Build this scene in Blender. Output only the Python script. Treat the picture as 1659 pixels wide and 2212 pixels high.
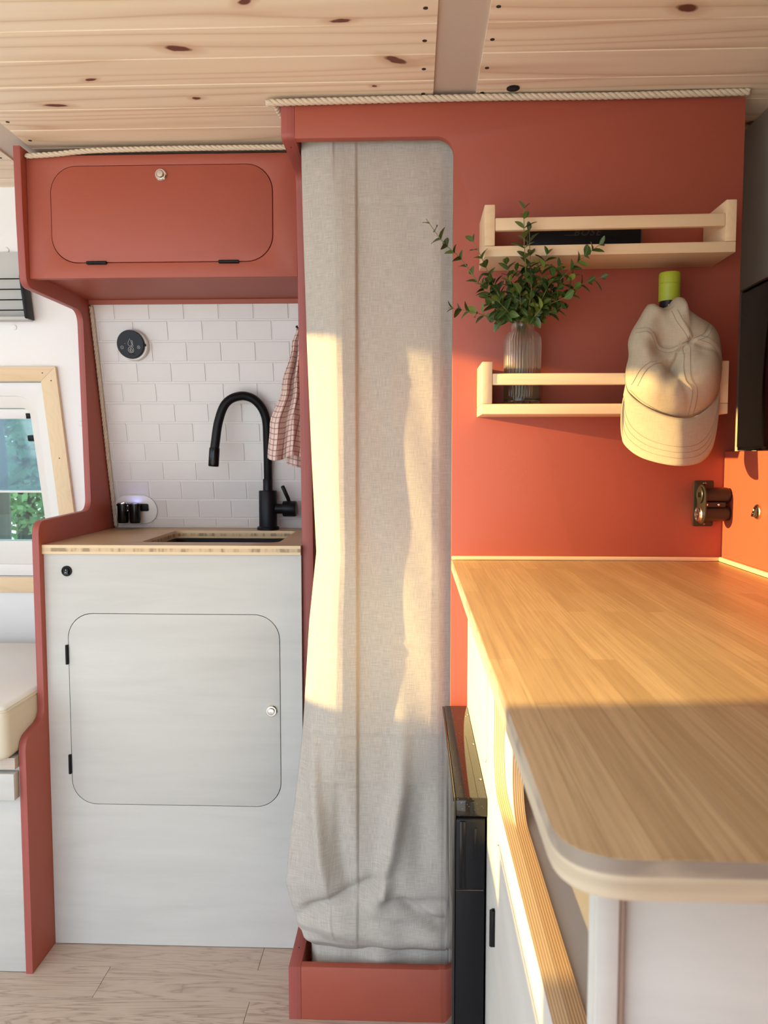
import bpy, bmesh, math, random
import numpy as np
from mathutils import Vector, Matrix

# ------------------------------------------------------------------ scene, camera, light
for o in list(bpy.data.objects):
    bpy.data.objects.remove(o, do_unlink=True)
scene = bpy.context.scene
COL = scene.collection
R = math.radians
random.seed(7)

cam_data = bpy.data.cameras.new('camera')
cam = bpy.data.objects.new('camera', cam_data)
COL.objects.link(cam)
cam.location = (0, 0, 1.10)
cam.rotation_euler = (R(90 - 4.05), 0, R(2.1))
cam_data.sensor_fit = 'HORIZONTAL'
cam_data.sensor_width = 36
cam_data.lens = 1700 / 1659 * 36
cam_data.clip_start = 0.02
cam_data.dof.use_dof = True
cam_data.dof.focus_distance = 1.6
cam_data.dof.aperture_fstop = 15
scene.camera = cam

world = bpy.data.worlds.new('sky')
scene.world = world
world.use_nodes = True
bg = world.node_tree.nodes['Background']
bg.inputs['Color'].default_value = (0.73, 0.865, 1.0, 1)
bg.inputs['Strength'].default_value = 3.65

SUN_AZ, SUN_EL = 5.5, 9.5          # travels along +X, a little towards +Y, a little down
sun_data = bpy.data.lights.new('sun', 'SUN')
sun_data.energy = 13.5
sun_data.angle = R(0.6)
sun_data.color = (1.0, 0.68, 0.22)
sun = bpy.data.objects.new('sun', sun_data)
COL.objects.link(sun)
sd = Vector((math.cos(R(SUN_EL)) * math.cos(R(SUN_AZ)), math.cos(R(SUN_EL)) * math.sin(R(SUN_AZ)), -math.sin(R(SUN_EL))))
sun.rotation_euler = sd.to_track_quat('-Z', 'Y').to_euler()
sun.location = (-6, 0, 3)

scene.view_settings.view_transform = 'Standard'
scene.view_settings.look = 'None'
scene.view_settings.gamma = 1
scene.view_settings.use_curve_mapping = False
scene.view_settings.exposure = 0.0

# ------------------------------------------------------------------ material helpers
class NT:
    def __init__(self, name):
        self.m = bpy.data.materials.new(name)
        self.m.use_nodes = True
        self.t = self.m.node_tree
        self.b = self.t.nodes['Principled BSDF']
        self.out = self.t.nodes['Material Output']
    def n(self, typ, inputs=None, **props):
        nd = self.t.nodes.new(typ)
        for k, v in props.items():
            setattr(nd, k, v)
        for k, v in (inputs or {}).items():
            self.put(nd.inputs[k], v)
        return nd
    def put(self, sock, v):
        if isinstance(v, bpy.types.NodeSocket):
            self.t.links.new(v, sock)
        elif isinstance(v, bpy.types.Node):
            self.t.links.new(v.outputs[0], sock)
        else:
            if isinstance(v, tuple) and len(v) == 3 and sock.type == 'RGBA':
                v = v + (1,)
            sock.default_value = v
    def pos(self, scale=(1, 1, 1), obj=False, rand=False):
        if obj:
            p = self.n('ShaderNodeTexCoord').outputs['Object']
        else:
            p = self.n('ShaderNodeNewGeometry').outputs['Position']
        if rand:
            oi = self.n('ShaderNodeObjectInfo')
            mu = self.n('ShaderNodeMath', {0: oi.outputs['Random'], 1: 37.0}, operation='MULTIPLY')
            cb = self.n('ShaderNodeCombineXYZ', {0: mu.outputs[0], 1: mu.outputs[0], 2: mu.outputs[0]})
            p = self.n('ShaderNodeVectorMath', {0: p, 1: cb.outputs[0]}, operation='ADD').outputs[0]
        mp = self.n('ShaderNodeVectorMath', {0: p, 1: scale}, operation='MULTIPLY')
        return mp.outputs[0]
    def noise(self, vec, scale, detail=3, rough=0.5, dist=0.0):
        nd = self.n('ShaderNodeTexNoise', {'Vector': vec, 'Scale': scale, 'Detail': detail, 'Roughness': rough, 'Distortion': dist})
        return nd.outputs['Fac']
    def ramp(self, fac, stops):
        nd = self.n('ShaderNodeValToRGB', {'Fac': fac})
        e = nd.color_ramp.elements
        while len(e) < len(stops):
            e.new(0.5)
        for el, (p, c) in zip(e, stops):
            el.position = p
            el.color = tuple(c) + (1,) if len(c) == 3 else c
        return nd.outputs['Color']
    def mix(self, fac, a, b, mode='MIX'):
        nd = self.n('ShaderNodeMix', data_type='RGBA', blend_type=mode)
        self.put(nd.inputs[0], fac); self.put(nd.inputs[6], a); self.put(nd.inputs[7], b)
        return nd.outputs[2]
    def math(self, op, a, b=0.0, clamp=False):
        nd = self.n('ShaderNodeMath', {0: a, 1: b}, operation=op)
        nd.use_clamp = clamp
        return nd.outputs[0]
    def bump(self, h, strength=0.2, dist=0.002):
        nd = self.n('ShaderNodeBump', {'Height': h, 'Strength': strength, 'Distance': dist})
        self.put(self.b.inputs['Normal'], nd.outputs[0])
    def set(self, **kw):
        names = {'col': 'Base Color', 'rough': 'Roughness', 'metal': 'Metallic', 'spec': 'Specular IOR Level',
                 'trans': 'Transmission Weight', 'ior': 'IOR', 'coat': 'Coat Weight', 'sheen': 'Sheen Weight',
                 'emit': 'Emission Color', 'estr': 'Emission Strength'}
        for k, v in kw.items():
            self.put(self.b.inputs[names[k]], v)
        return self

MAT = {}
def plain(name, col, rough=0.5, **kw):
    t = NT(name); t.set(col=col, rough=rough, **kw)
    MAT[name] = t.m
    return t

def painted(name, col, var=0.06, rough=0.55, nscale=260, bstr=0.12):
    t = plain(name, col, rough)
    p = t.pos()
    big = t.noise(p, 3.0, 3)
    c = t.mix(big, tuple(x * (1 - var) for x in col), tuple(min(1, x * (1 + var)) for x in col))
    t.set(col=c)
    t.bump(t.noise(p, nscale, 2), bstr, 0.0008)
    return t

RED = (0.37, 0.079, 0.046)
painted('red_paint', RED, 0.05, 0.5)
t = plain('red_ply_edge', RED, 0.5)
p = t.pos((1, 1, 1))
w = t.noise(t.pos((420, 6, 2)), 1.0, 2)
t.set(col=t.mix(w, (0.28, 0.060, 0.050), (0.42, 0.100, 0.080)))
t.bump(w, 0.25, 0.001)

def ply_white(name, axis, tone=(0.58, 0.565, 0.53)):
    t = plain(name, tone, 0.55)
    sc = {'X': (1.3, 9, 11), 'Y': (9, 1.3, 11)}[axis]
    a = t.noise(t.pos(sc), 1.6, 5, 0.6, 0.6)
    b = t.noise(t.pos(tuple(s * 9 for s in sc)), 1.5, 3)
    c = t.ramp(a, [(0.25, tuple(x * 0.90 for x in tone)), (0.5, tone), (0.78, tuple(min(1, x * 1.07) for x in tone))])
    c = t.mix(t.math('MULTIPLY', b, 0.22), c, tuple(x * 0.82 for x in tone))
    t.set(col=c)
    t.bump(b, 0.08, 0.0008)
ply_white('ply_white', 'X')
ply_white('ply_white_y', 'Y')
t = plain('ply_edge_y', (0.72, 0.5, 0.28), 0.6)       # layered birch edge seen from above, layers along X
w = t.n('ShaderNodeTexWave', {'Vector': t.pos((1, 0.006, 0.02)), 'Scale': 130.0, 'Distortion': 0.7, 'Detail': 2.0}, bands_direction='X').outputs['Fac']
g = t.noise(t.pos((600, 8, 8)), 1.0, 3)
c = t.ramp(w, [(0.0, (0.40, 0.22, 0.10)), (0.22, (0.66, 0.45, 0.24)), (0.6, (0.82, 0.62, 0.38)), (1.0, (0.88, 0.72, 0.48))])
t.set(col=t.mix(t.math('MULTIPLY', g, 0.4), c, (0.5, 0.3, 0.14)))
t = plain('ply_edge_dark', (0.6, 0.4, 0.2), 0.6)
w = t.n('ShaderNodeTexWave', {'Vector': t.pos((1, 0.006, 0.02)), 'Scale': 130.0, 'Distortion': 0.7, 'Detail': 2.0}, bands_direction='X').outputs['Fac']
t.set(col=t.ramp(w, [(0.0, (0.30, 0.15, 0.07)), (0.3, (0.50, 0.30, 0.14)), (0.7, (0.62, 0.41, 0.2)), (1.0, (0.80, 0.60, 0.36))]))
t = plain('ply_edge_z', (0.6, 0.5, 0.4), 0.6)
w = t.n('ShaderNodeTexWave', {'Vector': t.pos((0.02, 0.02, 1)), 'Scale': 110.0, 'Distortion': 0.6, 'Detail': 2.0}, bands_direction='Z').outputs['Fac']
t.set(col=t.ramp(w, [(0.0, (0.34, 0.25, 0.2)), (0.5, (0.55, 0.46, 0.38)), (1.0, (0.66, 0.58, 0.5))]))

def pine(name, light, dark, world_pos=True, knots=(), axis=0, scale=1.0, rand=True, lines=0.7):
    t = plain(name, light, 0.5)
    # grain runs along `axis` (0 = X, 1 = Y)
    s1 = [7 * scale] * 3; s1[axis] = 0.55 * scale
    s2 = [160 * scale] * 3; s2[axis] = 3 * scale
    warp = t.noise(t.pos(tuple(s1), rand=rand), 1.0, 2, 0.5)
    pr = t.pos((1, 1, 1), rand=rand)
    sep = t.n('ShaderNodeSeparateXYZ', {0: pr})
    across = sep.outputs[1 if axis == 0 else 0]
    v = t.math('ADD', t.math('MULTIPLY', across, 30.0 * scale), t.math('MULTIPLY', warp, 8.0))
    fr = t.math('FRACT', v)
    c = t.ramp(fr, [(0.0, tuple(0.15 * a + 0.85 * b for a, b in zip(light, dark))), (0.08, tuple(0.7 * a + 0.3 * b for a, b in zip(light, dark))), (0.3, light), (0.62, light), (0.90, tuple(0.55 * a + 0.45 * b for a, b in zip(light, dark))), (1.0, dark)])
    c = t.mix(lines, light, c)
    fine = t.noise(t.pos(tuple(s2), rand=rand), 1.0, 3)
    c = t.mix(t.math('MULTIPLY', fine, 0.35), c, tuple(a * 0.86 for a in light))
    oi = t.n('ShaderNodeObjectInfo')
    c = t.mix(t.math('MULTIPLY', oi.outputs['Random'], 0.25), c, tuple(a * b for a, b in zip(light, (0.92, 0.80, 0.68))))
    if knots:
        P = t.n('ShaderNodeNewGeometry').outputs['Position']
        wob = t.n('ShaderNodeTexNoise', {'Vector': P, 'Scale': 60.0, 'Detail': 2.0})
        P = t.n('ShaderNodeVectorMath', {0: P, 1: t.n('ShaderNodeVectorMath', {0: wob.outputs['Color'], 1: (0.010, 0.006, 0.0)}, operation='MULTIPLY').outputs[0]}, operation='ADD').outputs[0]
        for (kx, ky, rx, ry, ang) in knots:
            d = t.n('ShaderNodeVectorMath', {0: P, 1: (kx + 0.005, ky + 0.003, 0)}, operation='SUBTRACT').outputs[0]
            d = t.n('ShaderNodeVectorMath', {0: d, 1: (1, 1, 0)}, operation='MULTIPLY').outputs[0]
            d = t.n('ShaderNodeVectorRotate', {'Vector': d, 'Angle': R(ang)}, rotation_type='Z_AXIS').outputs[0]
            d = t.n('ShaderNodeVectorMath', {0: d, 1: (1 / rx, 1 / ry, 0)}, operation='MULTIPLY').outputs[0]
            L = t.n('ShaderNodeVectorMath', {0: d}, operation='LENGTH').outputs['Value']
            f = t.n('ShaderNodeMapRange', {'Value': L, 'From Min': 0.8, 'From Max': 1.15, 'To Min': 1.0, 'To Max': 0.0}).outputs[0]
            f2 = t.n('ShaderNodeMapRange', {'Value': L, 'From Min': 1.0, 'From Max': 2.6, 'To Min': 0.45, 'To Max': 0.0}).outputs[0]
            c = t.mix(f2, c, (0.50, 0.26, 0.13))
            c = t.mix(f, c, (0.16, 0.055, 0.04))
    t.set(col=c)
    t.bump(fine, 0.06, 0.0006)
    return t
KN = [(-0.374, 1.284, 0.020, 0.009, -12), (-0.24, 1.159, 0.012, 0.007, 30), (-0.03, 1.333, 0.020, 0.009, -35), (-0.66, 1.477, 0.020, 0.006, -6),
      (-0.392, 1.457, 0.009, 0.0045, 0), (0.394, 1.199, 0.016, 0.010, -20), (-0.11, 1.214, 0.015, 0.005, 5), (-0.07, 1.422, 0.005, 0.004, 0),
      (-0.555, 1.381, 0.010, 0.004, 12), (0.66, 1.60, 0.016, 0.011, 0)]
pine('pine_ceiling', (0.95, 0.815, 0.635), (0.63, 0.41, 0.245), knots=KN, lines=0.8)
pine('pine_frame', (0.80, 0.62, 0.40), (0.68, 0.48, 0.28), axis=1, scale=1.6, lines=0.4)
pine('pine_shelf', (0.80, 0.60, 0.38), (0.68, 0.45, 0.25), axis=0, scale=1.8, lines=0.4)
pine('pine_post', (0.80, 0.60, 0.38), (0.68, 0.45, 0.25), axis=1, scale=1.8, lines=0.4)

# vinyl floor planks
t = plain('floor_vinyl', (0.5, 0.4, 0.32), 0.55)
warp = t.noise(t.pos((0.9, 9, 1), rand=True), 1.4, 4, 0.6, 1.0)
sep = t.n('ShaderNodeSeparateXYZ', {0: t.pos((1, 1, 1), rand=True)})
v = t.math('FRACT', t.math('ADD', t.math('MULTIPLY', sep.outputs[1], 12.0), t.math('MULTIPLY', warp, 12.0)))
c = t.ramp(v, [(0.0, (0.32, 0.24, 0.185)), (0.25, (0.56, 0.45, 0.37)), (0.7, (0.62, 0.50, 0.415)), (1.0, (0.44, 0.345, 0.275))])
fi = t.noise(t.pos((6, 220, 1), rand=True), 1.0, 3)
c = t.mix(t.math('MULTIPLY', fi, 0.5), c, (0.40, 0.31, 0.245))
oi = t.n('ShaderNodeObjectInfo')
c = t.mix(t.math('MULTIPLY', oi.outputs['Random'], 0.35), c, (0.52, 0.42, 0.34))
t.set(col=c); t.bump(fi, 0.1, 0.0006)

# bamboo worktop: laminated strips along Y
def bamboo(name, swap, a=(0.57, 0.405, 0.225), b=(0.385, 0.250, 0.118), sw=0.024):
    t = plain(name, a, 0.42)
    sep = t.n('ShaderNodeSeparateXYZ', {0: t.pos()})
    u, vv = (sep.outputs[1], sep.outputs[0]) if swap else (sep.outputs[0], sep.outputs[1])
    cb = t.n('ShaderNodeCombineXYZ', {0: u, 1: vv, 2: 0.0})
    br = t.n('ShaderNodeTexBrick', {'Vector': cb.outputs[0], 'Color1': a + (1,), 'Color2': b + (1,), 'Mortar': tuple(x * 0.88 for x in b) + (1,), 'Scale': 1.0,
                                    'Mortar Size': 0.0004, 'Mortar Smooth': 0.3, 'Bias': -0.1, 'Brick Width': 0.37, 'Row Height': sw}, offset=0.37, offset_frequency=2, squash=1.0)
    sc = (330, 7, 7) if swap else (7, 330, 7)
    fi = t.noise(t.pos(sc), 1.0, 4, 0.65)
    fi2 = t.n('ShaderNodeMapRange', {'Value': fi, 'From Min': 0.35, 'From Max': 0.68, 'To Min': 0.0, 'To Max': 0.75}).outputs[0]
    c = t.mix(fi2, br.outputs['Color'], tuple(x * 0.72 for x in b))
    big = t.noise(t.pos((30, 5, 5) if swap else (5, 30, 5)), 1.0, 2)
    c = t.mix(t.math('MULTIPLY', big, 0.3), c, (0.60, 0.43, 0.27))
    t.set(col=c); t.bump(fi, 0.05, 0.0005)
bamboo('bamboo_top', True)
bamboo('bamboo_sink', False, (0.66, 0.47, 0.28), (0.58, 0.39, 0.21), 0.02)
t = plain('bamboo_edge', (0.68, 0.50, 0.30), 0.5)
sep = t.n('ShaderNodeSeparateXYZ', {0: t.pos()})
nz = t.noise(t.pos((75, 75, 15)), 1.0, 2)
zz = t.math('ABSOLUTE', t.math('SUBTRACT', sep.outputs[2], 0.8975))
core = t.n('ShaderNodeMapRange', {'Value': zz, 'From Min': 0.0035, 'From Max': 0.0042, 'To Min': 1.0, 'To Max': 0.0}).outputs[0]
dark = t.ramp(nz, [(0.45, (0.64, 0.47, 0.28)), (0.55, (0.52, 0.37, 0.2)), (0.62, (0.33, 0.23, 0.13))])
t.set(col=t.mix(core, (0.74, 0.56, 0.34), dark))
t = plain('bamboo_end', (0.50, 0.39, 0.27), 0.5)
sep = t.n('ShaderNodeSeparateXYZ', {0: t.pos()})
up = t.n('ShaderNodeMapRange', {'Value': sep.outputs[2], 'From Min': 0.8985, 'From Max': 0.9000, 'To Min': 0.0, 'To Max': 1.0}).outputs[0]
n1 = t.noise(t.pos((22, 22, 40)), 1.0, 2)
n2 = t.noise(t.pos((6, 6, 160)), 1.0, 2)
lo = t.ramp(n2, [(0.35, (0.43, 0.345, 0.24)), (0.65, (0.54, 0.44, 0.315))])
hi = t.ramp(n1, [(0.40, (0.25, 0.195, 0.15)), (0.52, (0.36, 0.285, 0.215)), (0.65, (0.40, 0.32, 0.24))])
t.set(col=t.mix(up, lo, hi))

# cloth
def weave(name, col, f, amount=0.16, rough=0.9, bstr=0.3, use_uv=True):
    t = plain(name, col, rough)
    uv = t.n('ShaderNodeUVMap').outputs[0]
    a = t.noise(t.n('ShaderNodeVectorMath', {0: uv, 1: (f, f * 0.05, 1)}, operation='MULTIPLY').outputs[0], 1.0, 2)
    b = t.noise(t.n('ShaderNodeVectorMath', {0: uv, 1: (f * 0.05, f, 1)}, operation='MULTIPLY').outputs[0], 1.0, 2)
    s = t.math('MULTIPLY', t.math('ADD', a, b), 0.5)
    c = t.ramp(s, [(0.3, tuple(x * (1 - amount) for x in col)), (0.5, col), (0.7, tuple(min(1, x * (1 + amount)) for x in col))])
    t.set(col=c)
    t.bump(s, bstr, 0.0008)
    return t
weave('linen', (0.46, 0.418, 0.372), 900, 0.22)
weave('cap_cotton', (0.40, 0.335, 0.245), 1300, 0.14)
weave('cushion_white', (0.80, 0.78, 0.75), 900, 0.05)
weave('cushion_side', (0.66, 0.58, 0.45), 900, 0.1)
t = weave('towel_check', (0.72, 0.56, 0.49), 1600, 0.12)
uv = t.n('ShaderNodeUVMap').outputs[0]
sp = t.n('ShaderNodeSeparateXYZ', {0: uv})
def stripes(sock, period, wid):
    fr = t.math('FRACT', t.math('DIVIDE', sock, period))
    return t.math('LESS_THAN', t.math('ABSOLUTE', t.math('SUBTRACT', fr, 0.5)), wid)
lx = stripes(sp.outputs[0], 0.0125, 0.085); ly = stripes(sp.outputs[1], 0.0125, 0.085)
base = t.b.inputs['Base Color'].links[0].from_socket
c = t.mix(t.math('MULTIPLY', lx, 0.75), base, (0.27, 0.075, 0.075))
c = t.mix(t.math('MULTIPLY', ly, 0.75), c, (0.27, 0.075, 0.075))
t.set(col=c)

plain('stitch', (0.28, 0.21, 0.15), 0.8)
t = plain('tile_gel', (0.79, 0.755, 0.74), 0.30)
oi = t.n('ShaderNodeObjectInfo')
t.set(col=t.mix(oi.outputs['Random'], (0.70, 0.655, 0.64), (0.75, 0.71, 0.695)))
t.bump(t.noise(t.pos(), 40, 2), 0.06, 0.003)
plain('grout', (0.78, 0.745, 0.725), 0.6)
painted('wall_white', (0.86, 0.84, 0.83), 0.03, 0.6)
painted('wall_grey', (0.33, 0.285, 0.24), 0.06, 0.9, 700, 0.3)
painted('rib_beige', (0.60, 0.50, 0.42), 0.04, 0.6, 500, 0.2)
plain('plastic_cream', (0.76, 0.72, 0.68), 0.4)
plain('plastic_white', (0.80, 0.77, 0.75), 0.35)
plain('grey_panel', (0.55, 0.55, 0.53), 0.6)
plain('grey_rail', (0.42, 0.44, 0.45), 0.4)
plain('black_matte', (0.006, 0.006, 0.008), 0.4, spec=0.22)
plain('black_gloss', (0.005, 0.005, 0.006), 0.15, spec=0.3)
t = plain('black_speckle', (0.008, 0.007, 0.006), 0.07)
sp = t.n('ShaderNodeTexVoronoi', {'Vector': t.pos(), 'Scale': 300.0}).outputs['Distance']
f = t.n('ShaderNodeMapRange', {'Value': sp, 'From Min': 0.06, 'From Max': 0.11, 'To Min': 1.0, 'To Max': 0.0}).outputs[0]
t.set(col=t.mix(f, (0.008, 0.007, 0.006), (0.5, 0.45, 0.35)))
plain('black_mirror', (0.006, 0.006, 0.008), 0.05, spec=0.8)
plain('socket_black', (0.022, 0.017, 0.013), 0.35, spec=0.35)
plain('screen', (0.002, 0.002, 0.004), 0.05, spec=0.3)
plain('dial_face', (0.014, 0.017, 0.026), 0.35, spec=0.2)
plain('ink_white', (0.62, 0.62, 0.60), 0.6)
plain('ink_dark', (0.035, 0.035, 0.04), 0.5)
plain('screw_dark', (0.025, 0.018, 0.016), 0.6)
plain('chrome', (0.75, 0.74, 0.72), 0.18, metal=1.0)
plain('brass', (0.62, 0.55, 0.38), 0.25, metal=1.0)
plain('steel_dark', (0.16, 0.15, 0.14), 0.3, metal=1.0)
plain('gap_dark', (0.03, 0.012, 0.012), 0.9)
plain('tray_dark', (0.03, 0.035, 0.06), 0.6)
plain('lime', (0.36, 0.42, 0.025), 0.45)
plain('bottle_dark', (0.006, 0.008, 0.014), 0.2, spec=0.3)
plain('led_violet', (0.2, 0.2, 0.9), 0.3, emit=(0.35, 0.35, 1.0), estr=6.0)
t = plain('rope', (0.70, 0.58, 0.44), 0.9)
nz = t.noise(t.pos((1, 1, 1)), 900, 2)
t.set(col=t.mix(nz, (0.56, 0.45, 0.33), (0.80, 0.68, 0.53)))
t.bump(nz, 0.4, 0.0008)
t = plain('leaf', (0.05, 0.11, 0.02), 0.38)
oi = t.n('ShaderNodeObjectInfo')
sep = t.n('ShaderNodeSeparateXYZ', {0: t.n('ShaderNodeTexCoord').outputs['Object']})
mid = t.n('ShaderNodeMapRange', {'Value': t.math('ABSOLUTE', sep.outputs[0]), 'From Min': 0.0003, 'From Max': 0.0009, 'To Min': 0.6, 'To Max': 0.0}).outputs[0]
c = t.ramp(oi.outputs['Random'], [(0.0, (0.020, 0.048, 0.012)), (0.5, (0.040, 0.082, 0.018)), (0.82, (0.075, 0.13, 0.025)), (1.0, (0.20, 0.23, 0.035))])
t.set(col=t.mix(mid, c, (0.16, 0.20, 0.05)))
plain('stem', (0.17, 0.17, 0.05), 0.6)
t = plain('glass', (0.97, 0.99, 0.98), 0.0, trans=1.0, ior=1.45)
tl = t.n('ShaderNodeBsdfTranslucent', {'Color': (0.9, 0.92, 0.9, 1)})
mx = t.n('ShaderNodeMixShader', {0: 0.11, 1: t.b.outputs[0], 2: tl.outputs[0]})
t.t.links.new(mx.outputs[0], t.out.inputs['Surface'])
t = plain('water', (0.96, 0.99, 0.97), 0.0, trans=1.0, ior=1.33)
# thin window pane: mostly clear, with reflections
def pane(name, tint, clear, diff):
    t = NT(name); MAT[name] = t.m
    tr = t.n('ShaderNodeBsdfTransparent', {'Color': tint + (1,)})
    gl = t.n('ShaderNodeBsdfGlossy', {'Color': (1, 1, 1, 1), 'Roughness': 0.02})
    df = t.n('ShaderNodeBsdfDiffuse', {'Color': diff + (1,)})
    m1 = t.n('ShaderNodeMixShader', {0: clear, 1: df.outputs[0], 2: tr.outputs[0]})
    m2 = t.n('ShaderNodeMixShader', {0: 0.06, 1: m1.outputs[0], 2: gl.outputs[0]})
    t.t.links.new(m2.outputs[0], t.out.inputs['Surface'])
pane('window_glass', (0.80, 0.95, 0.92), 1.0, (0.5, 0.5, 0.5))
pane('fly_screen', (0.72, 0.88, 1.0), 0.80, (0.42, 0.55, 0.62))
t = plain('bark', (0.10, 0.085, 0.075), 0.9)
nz = t.noise(t.pos((20, 20, 3)), 1.0, 4)
t.set(col=t.mix(nz, (0.02, 0.018, 0.018), (0.08, 0.065, 0.055)))
t = plain('foliage', (0.1, 0.2, 0.06), 0.7)
nz = t.noise(t.pos(), 1.7, 3)
t.set(col=t.ramp(nz, [(0.3, (0.05, 0.12, 0.05)), (0.55, (0.14, 0.26, 0.10)), (0.75, (0.30, 0.42, 0.22))]))
painted('bounce_ground', (0.74, 0.70, 0.62), 0.3, 0.9, 20, 0.2)  # pale ground tone, chosen to bounce more light up to the ceiling

# ------------------------------------------------------------------ mesh helpers (world coordinates)
ORG = {}
def link(name, me, mats, parent=None, origin=None):
    o = bpy.data.objects.new(name, me)
    COL.objects.link(o)
    for m in (mats if isinstance(mats, (list, tuple)) else [mats]):
        me.materials.append(MAT[m])
    if parent is not None:
        org = ORG[parent.name]
        o.parent = parent
    else:
        if origin is None:
            vs = [v.co for v in me.vertices]
            origin = Vector(((min(v.x for v in vs) + max(v.x for v in vs)) / 2, (min(v.y for v in vs) + max(v.y for v in vs)) / 2, min(v.z for v in vs)))
        org = Vector(origin)
        o.location = org
    ORG[o.name] = org
    me.transform(Matrix.Translation(-org))
    return o

def done(name, bm, mats, parent=None, smooth=False, origin=None, angle=None):
    bmesh.ops.recalc_face_normals(bm, faces=bm.faces[:])
    me = bpy.data.meshes.new(name)
    bm.to_mesh(me); bm.free()
    if smooth or angle:
        for p in me.polygons:
            p.use_smooth = True
    o = link(name, me, mats, parent, origin)
    if angle:
        try:
            me.set_sharp_from_angle(angle=R(angle))
        except Exception:
            pass
    return o

def props(o, label=None, cat=None, group=None, kind=None):
    if label: o['label'] = label
    if cat: o['category'] = cat
    if group: o['group'] = group
    if kind: o['kind'] = kind
    return o

def thing(name, loc, label, cat, group=None, kind=None):
    o = bpy.data.objects.new(name, None)
    o.empty_display_size = 0.05
    COL.objects.link(o)
    o.location = loc
    ORG[o.name] = Vector(loc)
    return props(o, label, cat, group, kind)

def bm_box(bm, x0, x1, y0, y1, z0, z1, bev=0.0, seg=1):
    b2 = bmesh.new()
    bmesh.ops.create_cube(b2, size=1)
    for v in b2.verts:
        v.co = Vector(((x0 + x1) / 2 + v.co.x * (x1 - x0), (y0 + y1) / 2 + v.co.y * (y1 - y0), (z0 + z1) / 2 + v.co.z * (z1 - z0)))
    if bev > 0:
        bmesh.ops.bevel(b2, geom=b2.edges[:], offset=bev, segments=seg, affect='EDGES', profile=0.5)
    merge(bm, b2)
    return bm

def merge(bm, b2):
    me = bpy.data.meshes.new('tmp')
    b2.to_mesh(me); b2.free()
    bm.from_mesh(me)
    bpy.data.meshes.remove(me)

def box(name, x0, x1, y0, y1, z0, z1, mats, parent=None, bev=0.0015, seg=2, origin=None):
    return done(name, bm_box(bmesh.new(), x0, x1, y0, y1, z0, z1, bev, seg), mats, parent, origin=origin, angle=35 if bev else None)

def rrect(u0, u1, v0, v1, r, n=8):
    rs = r if isinstance(r, (list, tuple)) else [r] * 4      # order: (u1,v0) (u1,v1) (u0,v1) (u0,v0)
    pts = []
    for (cu, cv, a0), rr in zip([(u1, v0, -90), (u1, v1, 0), (u0, v1, 90), (u0, v0, 180)], rs):
        if rr <= 0:
            pts.append((cu, cv)); continue
        mu = cu - rr if cu == u1 else cu + rr
        mv = cv - rr if cv == v1 else cv + rr
        for i in range(n + 1):
            a = R(a0 + 90 * i / n)
            pts.append((mu + rr * math.cos(a), mv + rr * math.sin(a)))
    return pts

def round_poly(pts, radii, n=6):
    out = []
    k = len(pts)
    for i, p in enumerate(pts):
        r = radii[i] if isinstance(radii, (list, tuple)) else radii
        p = Vector(p); a = Vector(pts[i - 1]); b = Vector(pts[(i + 1) % k])
        if r <= 0:
            out.append(tuple(p)); continue
        d1 = (a - p); d2 = (b - p)
        ang = d1.angle(d2)
        t_ = min(r / math.tan(ang / 2), d1.length * 0.49, d2.length * 0.49)
        s = p + d1.normalized() * t_; e = p + d2.normalized() * t_
        for j in range(n + 1):
            q = j / n
            out.append(tuple((1 - q) ** 2 * s + 2 * q * (1 - q) * p + q * q * e))
    return out

def circle(cu, cv, r, n=24):
    return [(cu + r * math.cos(2 * math.pi * i / n), cv + r * math.sin(2 * math.pi * i / n)) for i in range(n)]

def bm_plate(outer, holes, axis, a0, a1, bev=0.0):
    """flat board: outline (with holes) in the plane across `axis`, from a0 to a1"""
    bm = bmesh.new()
    def P(u, v, a):
        return {'X': (a, u, v), 'Y': (u, a, v), 'Z': (u, v, a)}[axis]
    edges = []
    for loop in [outer] + list(holes):
        vs = [bm.verts.new(P(u, v, a0)) for u, v in loop]
        for i in range(len(vs)):
            edges.append(bm.edges.new((vs[i - 1], vs[i])))
    if holes:
        bmesh.ops.triangle_fill(bm, use_beauty=True, use_dissolve=False, edges=edges)
    else:
        bm.faces.new(bm.verts[:])
    res = bmesh.ops.extrude_face_region(bm, geom=bm.faces[:])
    d = Vector(P(0, 0, a1)) - Vector(P(0, 0, a0))
    for g in res['geom']:
        if isinstance(g, bmesh.types.BMVert):
            g.co += d
    bmesh.ops.recalc_face_normals(bm, faces=bm.faces[:])
    if bev > 0:
        es = [e for e in bm.edges if len(e.link_faces) == 2 and e.calc_face_angle(0) > R(60)
              and abs((e.verts[0].co - e.verts[1].co).normalized().dot(d.normalized())) < 0.5]
        bmesh.ops.bevel(bm, geom=es, offset=bev, segments=2, affect='EDGES', profile=0.5)
    return bm

def plate(name, outer, holes, axis, a0, a1, mats, parent=None, edge_mat=None, bev=0.0, origin=None, fn=None):
    bm = bm_plate(outer, holes, axis, a0, a1, bev)
    if fn:
        for v in bm.verts:
            v.co = fn(v.co)
    ax = {'X': 0, 'Y': 1, 'Z': 2}[axis]
    ml = [mats] if isinstance(mats, str) else list(mats)
    if edge_mat:
        bmesh.ops.recalc_face_normals(bm, faces=bm.faces[:])
        ml.append(edge_mat)
        for f in bm.faces:
            if abs(f.normal[ax]) < 0.6:
                f.material_index = len(ml) - 1
    return done(name, bm, ml, parent, origin=origin, angle=30)

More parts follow.
